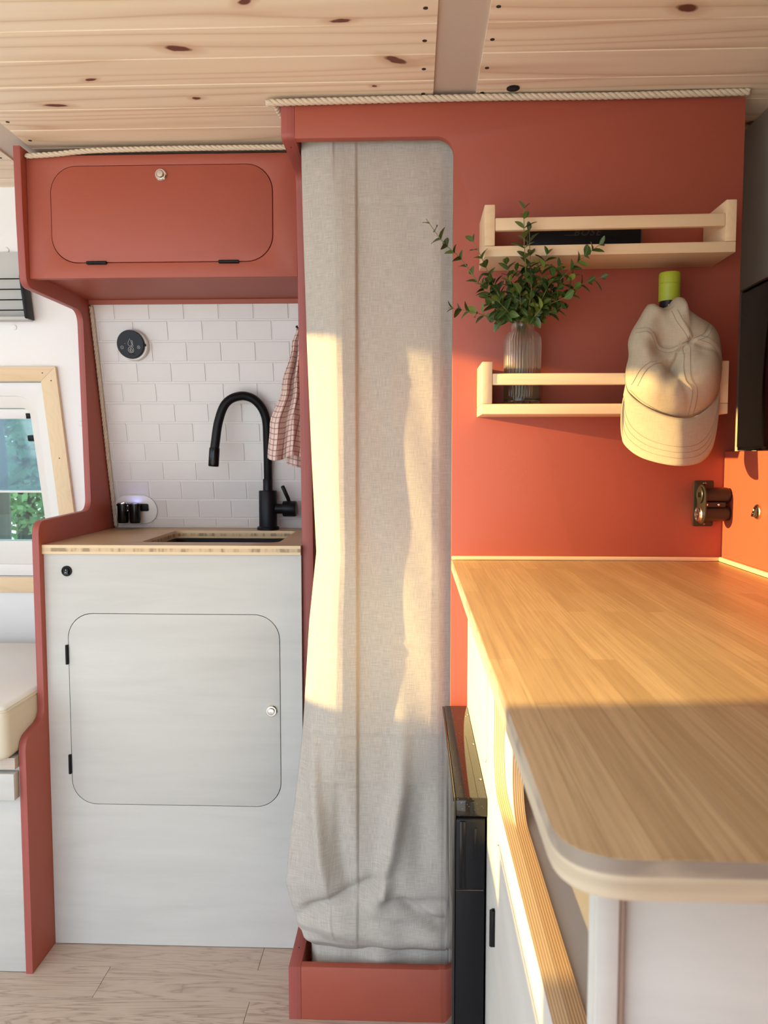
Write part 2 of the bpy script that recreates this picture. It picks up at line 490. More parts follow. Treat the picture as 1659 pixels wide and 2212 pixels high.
def bm_tube(bm, pts, rad, n=8, cap=True, closed=False, flat=None):
    pts = [Vector(p) for p in pts]
    rads = rad if isinstance(rad, (list, tuple)) else [rad] * len(pts)
    k = len(pts)
    rings = []
    prev = None
    for i, p in enumerate(pts):
        a = pts[i - 1] if (i > 0 or closed) else p
        b = pts[(i + 1) % k] if (i < k - 1 or closed) else p
        tg = (b - a).normalized()
        if prev is None:
            prev = Vector((0, 0, 1)) if abs(tg.z) < 0.9 else Vector((1, 0, 0))
        nn = (prev - tg * prev.dot(tg))
        if nn.length < 1e-6:
            nn = tg.orthogonal()
        nn.normalize(); prev = nn
        bb = tg.cross(nn)
        rings.append([bm.verts.new(p + (nn * math.cos(2 * math.pi * j / n) + bb * math.sin(2 * math.pi * j / n)) * rads[i]) for j in range(n)])
    m = k if closed else k - 1
    for i in range(m):
        r0, r1 = rings[i], rings[(i + 1) % k]
        for j in range(n):
            bm.faces.new((r0[j], r0[(j + 1) % n], r1[(j + 1) % n], r1[j]))
    if cap and not closed:
        bm.faces.new(rings[0][::-1]); bm.faces.new(rings[-1])
    return bm

def tube(name, pts, rad, mats, parent=None, n=10, closed=False, origin=None):
    return done(name, bm_tube(bmesh.new(), pts, rad, n, closed=closed), mats, parent, origin=origin, angle=50)

def smooth_path(pts, n=8, closed=False):
    P = [Vector(p) for p in pts]
    out = []
    k = len(P)
    for i in range(k if closed else k - 1):
        p0 = P[i - 1] if (i > 0 or closed) else P[i] * 2 - P[i + 1]
        p1 = P[i]; p2 = P[(i + 1) % k]
        p3 = P[(i + 2) % k] if (i + 2 < k or closed) else p2 * 2 - p1
        for j in range(n):
            q = j / n
            out.append(0.5 * ((2 * p1) + (p2 - p0) * q + (2 * p0 - 5 * p1 + 4 * p2 - p3) * q * q + (3 * p1 - p0 - 3 * p2 + p3) * q ** 3))
    if not closed:
        out.append(P[-1])
    return out

def bm_lathe(bm, prof, c, axis='Z', n=32, cap=True, ribs=None):
    """prof: list of (radius, height along axis); c: centre"""
    rings = []
    for r, h in prof:
        ring = []
        for j in range(n):
            a = 2 * math.pi * j / n
            rr = r * (1 + ribs(a, h)) if ribs else r
            u, v = rr * math.cos(a), rr * math.sin(a)
            d = {'Z': (u, v, h), 'Y': (u, h, v), 'X': (h, u, v)}[axis]
            ring.append(bm.verts.new(Vector(c) + Vector(d)))
        rings.append(ring)
    for i in range(len(rings) - 1):
        for j in range(n):
            bm.faces.new((rings[i][j], rings[i][(j + 1) % n], rings[i + 1][(j + 1) % n], rings[i + 1][j]))
    if cap:
        bm.faces.new(rings[0][::-1]); bm.faces.new(rings[-1])
    return bm

def lathe(name, prof, c, mats, parent=None, axis='Z', n=32, ang=35, ribs=None, cap=True, origin=None):
    return done(name, bm_lathe(bmesh.new(), prof, c, axis, n, cap, ribs), mats, parent, angle=ang, origin=origin)

def sheet(name, nu, nv, fn, mats, parent=None, uvfn=None, origin=None, thick=0.0):
    """parametric cloth: fn(u, v) -> point, u and v in 0..1"""
    bm = bmesh.new()
    vs = [[bm.verts.new(fn(i / nu, j / nv)) for i in range(nu + 1)] for j in range(nv + 1)]
    uvl = bm.loops.layers.uv.new('UVMap')
    for j in range(nv):
        for i in range(nu):
            f = bm.faces.new((vs[j][i], vs[j][i + 1], vs[j + 1][i + 1], vs[j + 1][i]))
            for lp, (a, b) in zip(f.loops, ((i, j), (i + 1, j), (i + 1, j + 1), (i, j + 1))):
                lp[uvl].uv = uvfn(a / nu, b / nv) if uvfn else (a / nu, b / nv)
            f.smooth = True
    me = bpy.data.meshes.new(name)
    bm.to_mesh(me); bm.free()
    o = link(name, me, mats, parent, origin)
    if thick:
        m = o.modifiers.new('thickness', 'SOLIDIFY'); m.thickness = thick; m.offset = 0
    return o

def copy_to(src, name, parent, loc, rot=None, scale=None):
    c = src.copy()
    c.name = name
    COL.objects.link(c)
    c.parent = parent
    c.location = Vector(loc) - ORG[parent.name]
    if rot is not None: c.rotation_euler = rot
    if scale is not None: c.scale = scale
    return c

def piece(name, mesh, parent, loc, rot=None, scale=None):
    c = bpy.data.objects.new(name, mesh)
    COL.objects.link(c)
    c.parent = parent
    c.location = Vector(loc) - ORG[parent.name]
    if rot is not None: c.rotation_euler = rot
    if scale is not None: c.scale = scale
    return c

def mesh_of(bm, mats, smooth=False, name='piece'):
    bmesh.ops.recalc_face_normals(bm, faces=bm.faces[:])
    me = bpy.data.meshes.new(name)
    bm.to_mesh(me); bm.free()
    for m in (mats if isinstance(mats, (list, tuple)) else [mats]):
        me.materials.append(MAT[m])
    if smooth:
        for p in me.polygons: p.use_smooth = True
    return me
# ------------------------------------------------------------------ the place: shell of the van
LEAN = 0.23
def WY(z):                         # front face of the leaning side wall
    return 2.10 - (z - 0.908) * LEAN
def lean(co):
    return Vector((co.x, co.y + WY(co.z), co.z))
TILT = math.atan(LEAN)
CZ = 1.745                         # ceiling height
XL, XR = -2.30, 0.656              # left wall, right wall

# floor with vinyl planks
fl = thing('floor', (-0.8, 0.9, -0.02), 'pale oak vinyl plank floor', 'floor', kind='structure')
del fl['category']
box('subfloor', XL, XR + 0.05, -0.12, 2.45, -0.04, -0.006, 'gap_dark', fl, bev=0)
yk = 1.7035
rowi = 0
plank_cache = {}
while yk > -0.12:
    y1 = yk; y0 = yk - 0.0985
    joint = {0: -1.25, 1: -0.65, 2: -0.327}.get(rowi, random.uniform(-0.9, 0.4))
    xs = [joint]
    while xs[0] > XL: xs.insert(0, xs[0] - 0.92)
    while xs[-1] < XR: xs.append(xs[-1] + 0.92)
    xs[0] = max(xs[0], XL); xs[-1] = min(xs[-1], XR)
    for a, b in zip(xs, xs[1:]):
        if b - a < 0.02: continue
        key = round(b - a, 3)
        if key not in plank_cache:
            plank_cache[key] = mesh_of(bm_box(bmesh.new(), -(b - a) / 2 + 0.0004, (b - a) / 2 - 0.0004, -0.0989 / 2 + 0.0006, 0.0989 / 2 - 0.0006, -0.006, 0, 0.0005), 'floor_vinyl')
        piece('plank', plank_cache[key], fl, ((a + b) / 2, (y0 + y1) / 2, 0))
    yk = y0; rowi += 1

# ceiling of pine boards between painted roof ribs
ce = thing('ceiling', (-0.8, 0.9, CZ), 'knotty pine tongue and groove ceiling', 'ceiling', kind='structure')
del ce['category']
box('roof_sheet', XL, XR + 0.3, -0.12, 2.45, CZ + 0.014, CZ + 0.03, 'gap_dark', ce, bev=0)
seams = [1.136 + 0.0897 * i for i in range(-14, 11)]
spans = [(XL, -0.875), (-0.802, 0.0345), (0.1105, XR + 0.29)]
bmesh_cache = {}
scr = bm_lathe(bmesh.new(), [(0.0036, -0.0006), (0.0036, 0.0)], (0, 0, 0), n=12)
scr = mesh_of(scr, 'screw_dark', name='screw')
for y0, y1 in zip(seams, seams[1:]):
    for k, (a, b) in enumerate(spans):
        if k not in bmesh_cache:
            bm = bm_box(bmesh.new(), -(b - a) / 2, (b - a) / 2, -0.0446, 0.0446, 0, 0.013)
            es = [e for e in bm.edges if all(abs(v.co.z) < 1e-6 for v in e.verts) and abs(e.verts[0].co.y - e.verts[1].co.y) < 1e-6]
            bmesh.ops.bevel(bm, geom=es, offset=0.0018, segments=1, affect='EDGES')
            bmesh_cache[k] = mesh_of(bm, 'pine_ceiling')
        piece('board', bmesh_cache[k], ce, ((a + b) / 2, (y0 + y1) / 2, CZ))
    if y0 > 0.9:
        for sx in (-0.895, -0.785, 0.0165, 0.1215):
            piece('screw', scr, ce, (sx, (y0 + y1) / 2 + 0.004, CZ))
        if 1.5 < y0 < 1.7:
            piece('screw', scr, ce, (0.64, (y0 + y1) / 2, CZ))
bm = bmesh.new()
bm_lathe(bm, [(0.0115, -0.001), (0.0115, 0.0)], (0.174, 1.438, CZ - 0.0005), n=20)
bm_box(bm, 0.166, 0.182, 1.427, 1.437, CZ - 0.004, CZ - 0.0005, 0.001)
props(done('cable_hole', bm, 'black_matte', ce), 'black cable hole in the pine boards')
def rib(name, a, b):
    bm = bmesh.new()
    bm_box(bm, a, b, -0.12, 2.3, CZ + 0.004, CZ + 0.014, 0.0)
    o = done(name, bm, 'rib_beige')
    return props(o, kind='structure')
rib('trim_1', 0.0345, 0.1105)
rib('trim_2', -0.875, -0.802)

# leaning side wall behind the sink, with the window hole
wo = [(XL, 0.0), (XR + 0.1, 0.0), (XR + 0.1, CZ + 0.01), (XL, CZ + 0.01)]
win_hole = [(-1.90, 0.766), (-0.952, 0.766), (-0.952, 1.292), (-1.90, 1.292)]
wb = plate('wall_back', wo, [win_hole], 'Y', 0.0, 0.03, 'wall_white', fn=lean)
props(wb, kind='structure')
for cx, cz in ((-1.0, 1.605), (-1.008, 1.425), (-0.868, 1.185)):
    bm = bm_lathe(bmesh.new(), [(0.007, 0.0), (0.007, -0.0018), (0.006, -0.0028)], (0, 0, 0), axis='Y', n=20)
    for v in bm.verts:
        v.co = lean(Vector((v.co.x + cx, v.co.y - 0.0002, v.co.z + cz)))
    done('screw_cap', bm, 'wall_white', wb, angle=40)

# window
wi = thing('window_1', (-1.42, WY(0.72), 0.72), 'cream framed camper window with pine surround', 'window', kind='structure')
del wi['category']
def lbox(name, x0, x1, o0, o1, z0, z1, mat, parent, bev=0.001):
    bm = bm_box(bmesh.new(), x0, x1, o0, o1, z0, z1, bev, 2)
    for v in bm.verts: v.co = lean(v.co)
    return done(name, bm, mat, parent, angle=35)
def lplate(name, outer, holes, o0, o1, mat, parent, bev=0.0, edge_mat=None):
    return plate(name, outer, holes, 'Y', o0, o1, mat, parent, fn=lean, bev=bev, edge_mat=edge_mat)
lplate('surround_board', [(-0.952, 1.292), (-0.910, 1.328), (-1.94, 1.328), (-1.90, 1.292)], [], -0.013, 0.0, 'pine_shelf', wi, 0.001)
lplate('surround_board', [(-0.952, 0.766), (-0.910, 0.722), (-0.910, 1.328), (-0.952, 1.292)], [], -0.013, 0.0, 'pine_frame', wi, 0.001)
lplate('surround_board', [(-1.90, 0.766), (-1.94, 0.722), (-0.910, 0.722), (-0.952, 0.766)], [], -0.013, 0.0, 'pine_shelf', wi, 0.001)
lplate('surround_board', [(-1.90, 0.766), (-1.90, 1.292), (-1.94, 1.328), (-1.94, 0.722)], [], -0.013, 0.0, 'pine_frame', wi, 0.001)
for sx, sz in ((-0.945, 1.312), (-0.925, 1.293), (-0.93, 1.095)):
    bm = bm_lathe(bmesh.new(), [(0.0016, 0.0), (0.0016, -0.0006)], (0, 0, 0), axis='Y', n=10)
    for v in bm.verts: v.co = lean(Vector((v.co.x + sx, v.co.y - 0.0132, v.co.z + sz)))
    done('screw', bm, 'screw_dark', wi)
fr_o = rrect(-1.899, -0.953, 0.767, 1.291, 0.004)
fr_i = rrect(-1.86, -0.985, 0.80, 1.256, 0.05)
fr_g = rrect(-1.84, -1.006, 0.866, 1.226, 0.02)
lplate('outer_frame', fr_o, [fr_i], 0.010, 0.045, 'plastic_white', wi, 0.002)
lplate('inner_frame', rrect(-1.87, -0.975, 0.79, 1.266, 0.045), [fr_g], 0.016, 0.046, 'plastic_cream', wi, 0.002)
lbox('blind_cassette', -1.84, -1.0, 0.022, 0.044, 1.199, 1.224, 'plastic_white', wi)
lbox('cassette_clip', -1.020, -1.009, 0.019, 0.023, 1.199, 1.213, 'black_matte', wi)
lbox('latch', -1.030, -1.012, 0.030, 0.046, 1.140, 1.156, 'black_matte', wi, 0.003)
lbox('screen_rail', -1.84, -1.002, 0.030, 0.040, 1.001, 1.007, 'plastic_white', wi)
lbox('bottom_rail', -1.84, -1.002, 0.026, 0.046, 0.840, 0.868, 'grey_rail', wi)
lplate('pane', rrect(-1.845, -1.002, 0.85, 1.23, 0.01), [], 0.047, 0.051, 'window_glass', wi)
lplate('fly_screen', rrect(-1.845, -1.002, 1.006, 1.20, 0.0), [], 0.035, 0.0358, 'fly_screen', wi)

# left end wall with an unseen window, its opening shaped to cast the sun patches
o2 = [(-0.12, 0.0), (2.45, 0.0), (2.45, CZ), (-0.12, CZ)]
sun_hole = round_poly([(0.368, 1.045), (0.665, 1.045), (0.675, 0.975), (1.46, 0.975), (1.46, 1.688), (0.368, 1.688)], [0.01, 0.0, 0.0, 0.05, 0.05, 0.02])
props(plate('wall_left', o2, [sun_hole], 'X', XL - 0.03, XL, 'wall_white'), kind='structure')
# right wall: dark lining above, red half-height wall beside the worktop
props(box('wall_right', XR, XR + 0.03, -0.12, 2.45, 0.0, CZ, 'wall_grey', bev=0), kind='structure')
props(box('wall_half', 0.567, XR, 0.02, 1.4585, 0.0, 1.109, 'red_paint', bev=0.001), kind='structure')
# unseen near wall, its sliding door opening placed and sized for the sky light
door_hole = [(-2.25, 0.01), (-0.05, 0.01), (-0.05, 1.70), (-2.25, 1.70)]
props(plate('wall_front', [(XL, 0.0), (XR, 0.0), (XR, CZ), (XL, CZ)], [door_hole], 'Y', -0.15, -0.12, 'wall_white'), kind='structure')

# ------------------------------------------------------------------ sink corner
# red side panel at the left of the sink, cut to a profile
prof = [(1.632, 1.735), (1.635, 1.590), (1.642, 1.453), (1.922, 1.453), (1.935, 1.150), (1.942, 0.966), (1.660, 0.960), (1.662, 0.530), (1.574, 0.512), (1.574, 0.0)]
rad = [0, 0, 0.028, 0.035, 0, 0.032, 0.032, 0.03, 0.035, 0]
back = [(WY(0.0) - 0.002, 0.0), (WY(1.735) - 0.002, 1.735)]
pp = round_poly(prof + back, rad + [0, 0], 7)
sp_ = plate('side_panel', pp, [], 'X', -0.821, -0.806, 'red_paint', edge_mat='red_ply_edge', bev=0.0008)
props(sp_, 'red painted full height side panel with stepped profile left of the sink', 'panel')

# sink cabinet
sc = thing('sink_cabinet', (-0.523, 1.70, 0.0), 'whitewashed plywood sink cabinet with one rounded door', 'cabinet')
dr = rrect(-0.757, -0.288, 0.326, 0.757, 0.056, 10)
dri = rrect(-0.7556, -0.2894, 0.3274, 0.7556, 0.055, 10)
plate('front_panel', [(-0.8055, 0.0015), (-0.2405, 0.0015), (-0.2405, 0.8875), (-0.8055, 0.8875)], [dr], 'Y', 1.68, 1.695, 'ply_white', sc)
dd = plate('door', dri, [], 'Y', 1.6795, 1.6945, 'ply_white', sc, bev=0.0006)
box('liner', -0.77, -0.275, 1.6955, 1.70, 0.31, 0.77, 'gap_dark', sc, bev=0)
def knob(parent, x, y, z, r=0.0125):
    bm = bmesh.new()
    bm_lathe(bm, [(r, 0.0), (r, -0.003), (r * 0.86, -0.005), (r * 0.72, -0.005), (r * 0.70, -0.0035), (r * 0.62, -0.0035), (r * 0.60, -0.008), (r * 0.5, -0.0095), (0.0005, -0.010)], (x, y, z), axis='Y', n=28)
    return props(done('knob', bm, 'chrome', parent, angle=40), 'round chrome push lock')
knob(dd, -0.308, 1.6795, 0.544)
for z in (0.665, 0.418):
    bm = bm_box(bmesh.new(), -0.7625, -0.7555, 1.6755, 1.682, z - 0.0215, z + 0.0215, 0.0012)
    bm_tube(bm, [(-0.759, 1.6765, z - 0.0215), (-0.759, 1.6765, z + 0.0215)], 0.003, 10)
    props(done('hinge', bm, 'black_matte', dd, angle=40), 'black door hinge')
def rocker(parent, c, axis, r, ring, face):
    """round rocker switch; faces -Y (axis Y) or -X (axis X)"""
    s = -1
    bm = bm_lathe(bmesh.new(), [(r, 0.0), (r, s * 0.0022), (r * 0.9, s * 0.0034), (r * 0.76, s * 0.0034), (r * 0.74, s * 0.001)], c, axis=axis, n=28)
    o = props(done('switch', bm, ring, parent, angle=40), 'round rocker switch')
    b2 = bmesh.new()
    if axis == 'Y':
        bm_box(b2, c[0] - r * 0.5, c[0] + r * 0.5, c[1] - 0.0065, c[1], c[2] - r * 0.66, c[2] + r * 0.66, 0.0015, 2)
        for v in b2.verts: v.co.y += (v.co.z - c[2]) * 0.25 * (1 if v.co.y < c[1] - 0.003 else 0)
    else:
        bm_box(b2, c[0] - 0.0075, c[0], c[1] - r * 0.5, c[1] + r * 0.5, c[2] - r * 0.66, c[2] + r * 0.66, 0.0015, 2)
        for v in b2.verts: v.co.x += (v.co.z - c[2]) * 0.3 * (1 if v.co.x < c[0] - 0.003 else 0)
    done('rocker', b2, face, o, angle=40)
    b3 = bmesh.new()
    if axis == 'Y':
        bm_box(b3, c[0] - 0.0004, c[0] + 0.0004, c[1] - 0.0066, c[1] - 0.004, c[2] + 0.0015, c[2] + 0.0045)
        bm_tube(b3, [(c[0] + 0.0016 * math.cos(a), c[1] - 0.0073, c[2] - 0.0034 + 0.0016 * math.sin(a)) for a in [k * math.pi / 6 for k in range(12)]], 0.0004, 5, closed=True)
    else:
        bm_box(b3, c[0] - 0.0085, c[0] - 0.004, c[1] - 0.0004, c[1] + 0.0004, c[2] - 0.005, c[2] - 0.002)
        bm_tube(b3, [(c[0] - 0.0075, c[1] + 0.0013 * math.cos(a), c[2] + 0.003 + 0.0013 * math.sin(a)) for a in [k * math.pi / 6 for k in range(12)]], 0.0005, 5, closed=True)
    done('switch_mark', b3, 'ink_white', o)
    return o
props(rocker(sc, (-0.755, 1.6798, 0.850), 'Y', 0.0115, 'black_matte', 'black_gloss'), 'round black rocker switch')

# bamboo top with the sink cut-out
hole = rrect(-0.612, -0.300, 1.738, 2.012, 0.022)
ct = plate('sink_worktop', [(-0.8145, 1.672), (-0.2405, 1.672), (-0.2405, WY(0.9) - 0.006), (-0.8055, WY(0.9) - 0.006), (-0.8055, 1.70), (-0.8055, 1.6595), (-0.8145, 1.6595)][:5] + [(-0.8055, 1.672)],
           [hole], 'Z', 0.888, 0.908, 'bamboo_sink', edge_mat='bamboo_edge', bev=0.0008)
props(ct, 'small bamboo worktop with rectangular sink cutout over the white cabinet', 'worktop')
sk = thing('sink', (-0.456, 1.875, 0.74), 'black undermount sink basin set in the bamboo worktop', 'sink')
bm = bmesh.new()
so = rrect(-0.630, -0.285, 1.720, 2.03, 0.03); si = rrect(-0.605, -0.308, 1.745, 2.005, 0.03); sb = rrect(-0.592, -0.321, 1.758, 1.992, 0.04)
loops = [[bm.verts.new((u, v, z)) for u, v in L] for L, z in ((so, 0.888), (si, 0.8865), (si, 0.880), (sb, 0.76))]
for a, b in zip(loops, loops[1:]):
    for i in range(len(a)):
        bm.faces.new((a[i - 1], a[i], b[i], b[i - 1]))
bm.faces.new(loops[-1])
done('basin', bm, 'black_matte', sk, angle=40)
lathe('drain', [(0.03, 0.7602), (0.03, 0.763), (0.022, 0.763), (0.02, 0.7615)], (-0.456, 1.875, 0), 'steel_dark', sk, n=24)

# faucet
FX, FY = -0.379, 2.045
fa = thing('faucet', (FX, FY, 0.908), 'matte black gooseneck faucet with side lever behind the sink', 'faucet')
lathe('base_ring', [(0.029, 0.0), (0.029, 0.006), (0.026, 0.009), (0.024, 0.009)], (FX, FY, 0.908), 'black_matte', fa)
lathe('body', [(0.0235, 0.008), (0.0235, 0.1005), (0.0225, 0.1025), (0.012, 0.1025)], (FX, FY, 0.908), 'black_matte', fa)
lathe('collar', [(0.0125, 0.102), (0.0125, 0.132), (0.0118, 0.133), (0.010, 0.133)], (FX, FY, 0.908), 'black_matte', fa)
path = smooth_path([(FX + 0.001, FY, 1.035), (-0.3745, 2.022, 1.13), (-0.3750, 2.002, 1.200), (-0.396, 1.987, 1.239), (-0.430, 1.976, 1.251), (-0.466, 1.966, 1.234), (-0.4855, 1.961, 1.187), (-0.4965, 1.960, 1.118)], 8)
tube('spout', path, 0.0112, 'black_matte', fa, 16)
nz0 = Vector(path[-1]); nd = Vector((-0.002, -0.004, -0.04)).normalized()
tube('nozzle', [nz0 + nd * -0.003, nz0, nz0 + nd * 0.042, nz0 + nd * 0.044], [0.0126, 0.0132, 0.0132, 0.0115], 'black_gloss', fa, 20)
bm = bm_lathe(bmesh.new(), [(0.013, 0.0), (0.013, 0.040), (0.0195, 0.040), (0.0205, 0.042), (0.0205, 0.071), (0.019, 0.0745), (0.002, 0.075)], (FX, FY, 0.963), axis='X', n=26)
done('mixer', bm, 'black_matte', fa, angle=40)
tube('lever', [(FX + 0.056, FY, 0.978), (FX + 0.054, FY - 0.006, 0.990), (FX + 0.042, FY - 0.018, 1.022), (FX + 0.0415, FY - 0.0185, 1.0235)], [0.005, 0.005, 0.005, 0.003], 'black_matte', fa, 14)

# tiled splashback
tb = thing('tile_splashback', (-0.523, WY(0.908), 0.908), 'white peel and stick brick tile splashback behind the faucet', 'splashback')
lplate('backing', [(-0.8055, 0.9085), (-0.2405, 0.9085), (-0.2405, 1.4855), (-0.8055, 1.4855)], [], -0.003, -0.0005, 'grout', tb)
TW, TH, G = 0.0873, 0.0505, 0.0032
row = 0
ztop = 1.4855
tcache = {}
x_ref = -0.745
while ztop > 0.915:
    zb = max(ztop - (TH if row else 0.046), 0.910)
    off = x_ref + (TW / 2 if row % 2 else 0.0)
    a = off - 3 * TW
    while a < -0.2405:
        x0 = max(a, -0.8055); x1 = min(a + TW, -0.2405)
        if x1 - x0 > 0.012 and ztop - zb > 0.008:
            w_, h_ = round(x1 - x0 - G, 4), round(ztop - zb - G, 4)
            if (w_, h_) not in tcache:
                tcache[(w_, h_)] = mesh_of(bm_box(bmesh.new(), -w_ / 2, w_ / 2, -0.0016, 0.0, -h_ / 2, h_ / 2, 0.0009, 1), 'tile_gel')
            zc = (ztop + zb) / 2
            piece('tile', tcache[(w_, h_)], tb, ((x0 + x1) / 2, WY(zc) - 0.0028, zc), rot=(TILT, 0, 0))
        a += TW
    ztop = zb; row += 1

# water heater control dial
dl = thing('control_dial', (-0.705, WY(1.38) - 0.006, 1.345), 'round black water heater control dial on the white tiles', 'control')
def ltilt(bm, cx, cz, off):
    for v in bm.verts:
        v.co = Vector((v.co.x + cx, v.co.y + WY(cz + v.co.z) - off, v.co.z + cz))
    return bm
bm = bm_lathe(bmesh.new(), [(0.0375, 0.0), (0.0375, -0.010), (0.036, -0.013), (0.030, -0.013)], (0, 0, 0), axis='Y', n=40)
done('mount', ltilt(bm, -0.703, 1.378, 0.0055), 'plastic_cream', dl, angle=40)
bm = bm_lathe(bmesh.new(), [(0.0335, -0.011), (0.0345, -0.014), (0.0345, -0.020), (0.033, -0.0225), (0.001, -0.0225)], (0, 0, 0), axis='Y', n=40)
face = done('face', ltilt(bm, -0.706, 1.379, 0.0055), 'dial_face', dl, angle=40)
bm = bm_box(bmesh.new(), 0.0335, 0.0375, -0.019, -0.013, -0.0045, 0.0015, 0.001)
done('side_button', ltilt(bm, -0.706, 1.379, 0.0055), 'black_matte', dl)
def mark(name, bm, m='ink_white'):
    return done(name, ltilt(bm, -0.706, 1.379, 0.0283), m, face)
q = 0.0000
def ring(cx, cz, r, rad=0.00035, n=20):
    return bm_tube(bmesh.new(), [(cx + r * math.cos(2 * math.pi * k / n), 0, cz + r * math.sin(2 * math.pi * k / n)) for k in range(n)], rad, 5, closed=True)
bm = ring(-0.021, -0.0075, 0.0036); bm_box(bm, -0.0225, -0.0195, -0.0003, 0.0003, -0.0078, -0.0072); mark('minus_mark', bm)
bm = ring(0.021, -0.0075, 0.0036); bm_box(bm, 0.0195, 0.0225, -0.0003, 0.0003, -0.0078, -0.0072); bm_box(bm, 0.0207, 0.0213, -0.0003, 0.0003, -0.009, -0.006); mark('plus_mark', bm)
drop = [(0.0, 0.0130), (-0.0032, 0.0068), (-0.0050, 0.0030), (-0.0050, -0.0005), (-0.0030, -0.0036), (0.0005, -0.0046), (0.0040, -0.0036), (0.0056, -0.0005), (0.0050, 0.0030), (0.0030, 0.0068)]
bm = bm_tube(bmesh.new(), [(u, 0, v) for u, v in drop], 0.0004, 5, closed=True)
th = [(0.0040, 0.0085), (0.0030, 0.0075), (0.0032, 0.0), (0.0030, -0.0035), (0.0045, -0.0058), (0.0068, -0.0058), (0.0078, -0.0035), (0.0068, -0.001), (0.0062, 0.0075), (0.0055, 0.0088)]
bm_tube(bm, [(u, 0, v) for u, v in th], 0.00035, 5, closed=True)
mark('drop_mark', bm)
bm = ring(0.001, -0.0135, 0.0070, 0.00045, 26)
fl_ = [(0.0, -0.0090), (-0.0030, -0.0135), (-0.0020, -0.0170), (0.0020, -0.0175), (0.0045, -0.0145), (0.0030, -0.0120), (0.0018, -0.0105)]
bm_tube(bm, [(u + 0.0005, 0, v) for u, v in fl_], 0.0005, 5, closed=True)
bm_tube(bm, [(0.000, 0, -0.0165), (-0.0005, 0, -0.0140), (0.0015, 0, -0.0125)], 0.0005, 5)
mark('flame_mark', bm)
bm = bm_tube(bmesh.new(), [(0.001 + 0.0075 * math.cos(R(a)), 0, -0.0285 + 0.0062 * math.sin(R(a))) for a in range(10, 175, 15)], 0.0006, 5)
mark('notch_mark', bm, 'black_matte')
bm = bm_box(bmesh.new(), -0.0131, -0.0123, -0.0003, 0.0003, 0.0005, 0.0025); mark('light_mark', bm)

# twin 12 volt socket on oval plate by the splashback
so_ = thing('power_socket', (-0.735, WY(0.96) - 0.006, 0.918), 'black twin socket on a white oval plate above the sink worktop', 'socket')
bm = bm_plate(rrect(-0.058, 0.058, -0.0385, 0.0385, 0.038, 10), [], 'Y', -0.004, 0.0, 0.001)
done('oval_plate', ltilt(bm, -0.7425, 0.9575, 0.0055), 'plastic_white', so_, angle=35)
bm = bm_plate(rrect(-0.048, 0.036, -0.004, 0.016, 0.004), [], 'Y', -0.009, -0.004, 0.0008)
done('bracket', ltilt(bm, -0.7425, 0.9575, 0.0055), 'black_matte', so_, angle=35)
for cx in (-0.0265, 0.006):
    bm = bm_lathe(bmesh.new(), [(0.013, -0.034), (0.0145, -0.026), (0.0145, 0.012), (0.0165, 0.012), (0.0165, 0.017), (0.013, 0.0175), (0.011, 0.012)], (-0.7425 + cx, WY(0.96) - 0.030, 0.9575), n=26)
    s_ = done('socket_barrel', bm, 'black_gloss', so_, angle=40)
    if cx < 0:
        lathe('chrome_ring', [(0.0135, 0.0176), (0.0135, 0.0195), (0.0105, 0.0195), (0.0100, 0.0150)], (-0.7425 + cx, WY(0.96) - 0.030, 0.9575), 'chrome', s_, n=26)
    else:
        lathe('led_ring', [(0.009, 0.0130), (0.009, 0.0165), (0.007, 0.0165)], (-0.7425 + cx, WY(0.96) - 0.030, 0.9575), 'led_violet', s_, n=20)
bm = bm_box(bmesh.new(), -0.757, -0.748, WY(0.96) - 0.0405, WY(0.96) - 0.03, 0.952, 0.974, 0.001)
br_ = done('bridge', bm, 'black_gloss', so_)
for z in (0.970, 0.957):
    bm = bm_lathe(bmesh.new(), [(0.0018, 0.0), (0.0018, -0.0012), (0.0008, -0.0018)], (-0.7525, WY(0.96) - 0.0405, z), axis='Y', n=12)
    done('rivet', bm, 'chrome', br_, angle=40)

# overhead cabinet
oc = thing('overhead_cabinet', (-0.523, 1.80, 1.472), 'red overhead cabinet with rounded flap door above the sink', 'cabinet')
OY = 1.655
ho = rrect(-0.756, -0.290, 1.503, 1.701, 0.055, 10); hi = rrect(-0.7546, -0.2914, 1.5044, 1.6996, 0.054, 10)
plate('front_panel', [(-0.8055, 1.472), (-0.2405, 1.472), (-0.2405, 1.722), (-0.8055, 1.722)], [ho], 'Y', OY, OY + 0.015, 'red_paint', oc, bev=0.0006)
od = plate('door', hi, [], 'Y', OY - 0.001, OY + 0.014, 'red_paint', oc, bev=0.0006)
box('liner', -0.77, -0.275, OY + 0.0155, OY + 0.019, 1.495, 1.71, 'gap_dark', oc, bev=0)
plate('underside', [(-0.8055, OY + 0.0155), (-0.2405, OY + 0.0155), (-0.2405, WY(1.49) - 0.008), (-0.8055, WY(1.49) - 0.008)], [], 'Z', 1.4865, 1.4985, 'red_paint', oc)
knob(od, -0.522, OY - 0.001, 1.680, 0.0125)
for x in (-0.661, -0.383):
    bm = bm_box(bmesh.new(), x - 0.021, x + 0.021, OY - 0.004, OY + 0.002, 1.4995, 1.5065, 0.0012)
    bm_tube(bm, [(x - 0.021, OY - 0.0035, 1.503), (x + 0.021, OY - 0.0035, 1.503)], 0.003, 10)
    props(done('hinge', bm, 'black_matte', od, angle=40), 'black door hinge')
lathe('puck_switch', [(0.011, -0.004), (0.012, -0.001), (0.012, 0.0)], (-0.757, 1.70, 1.4865), 'black_gloss', oc, n=20)
lplate('rear_batten', [(-0.8055, 1.476), (-0.2405, 1.476), (-0.2405, 1.4862), (-0.8055, 1.4862)], [], -0.0115, -0.0060, 'red_paint', oc)

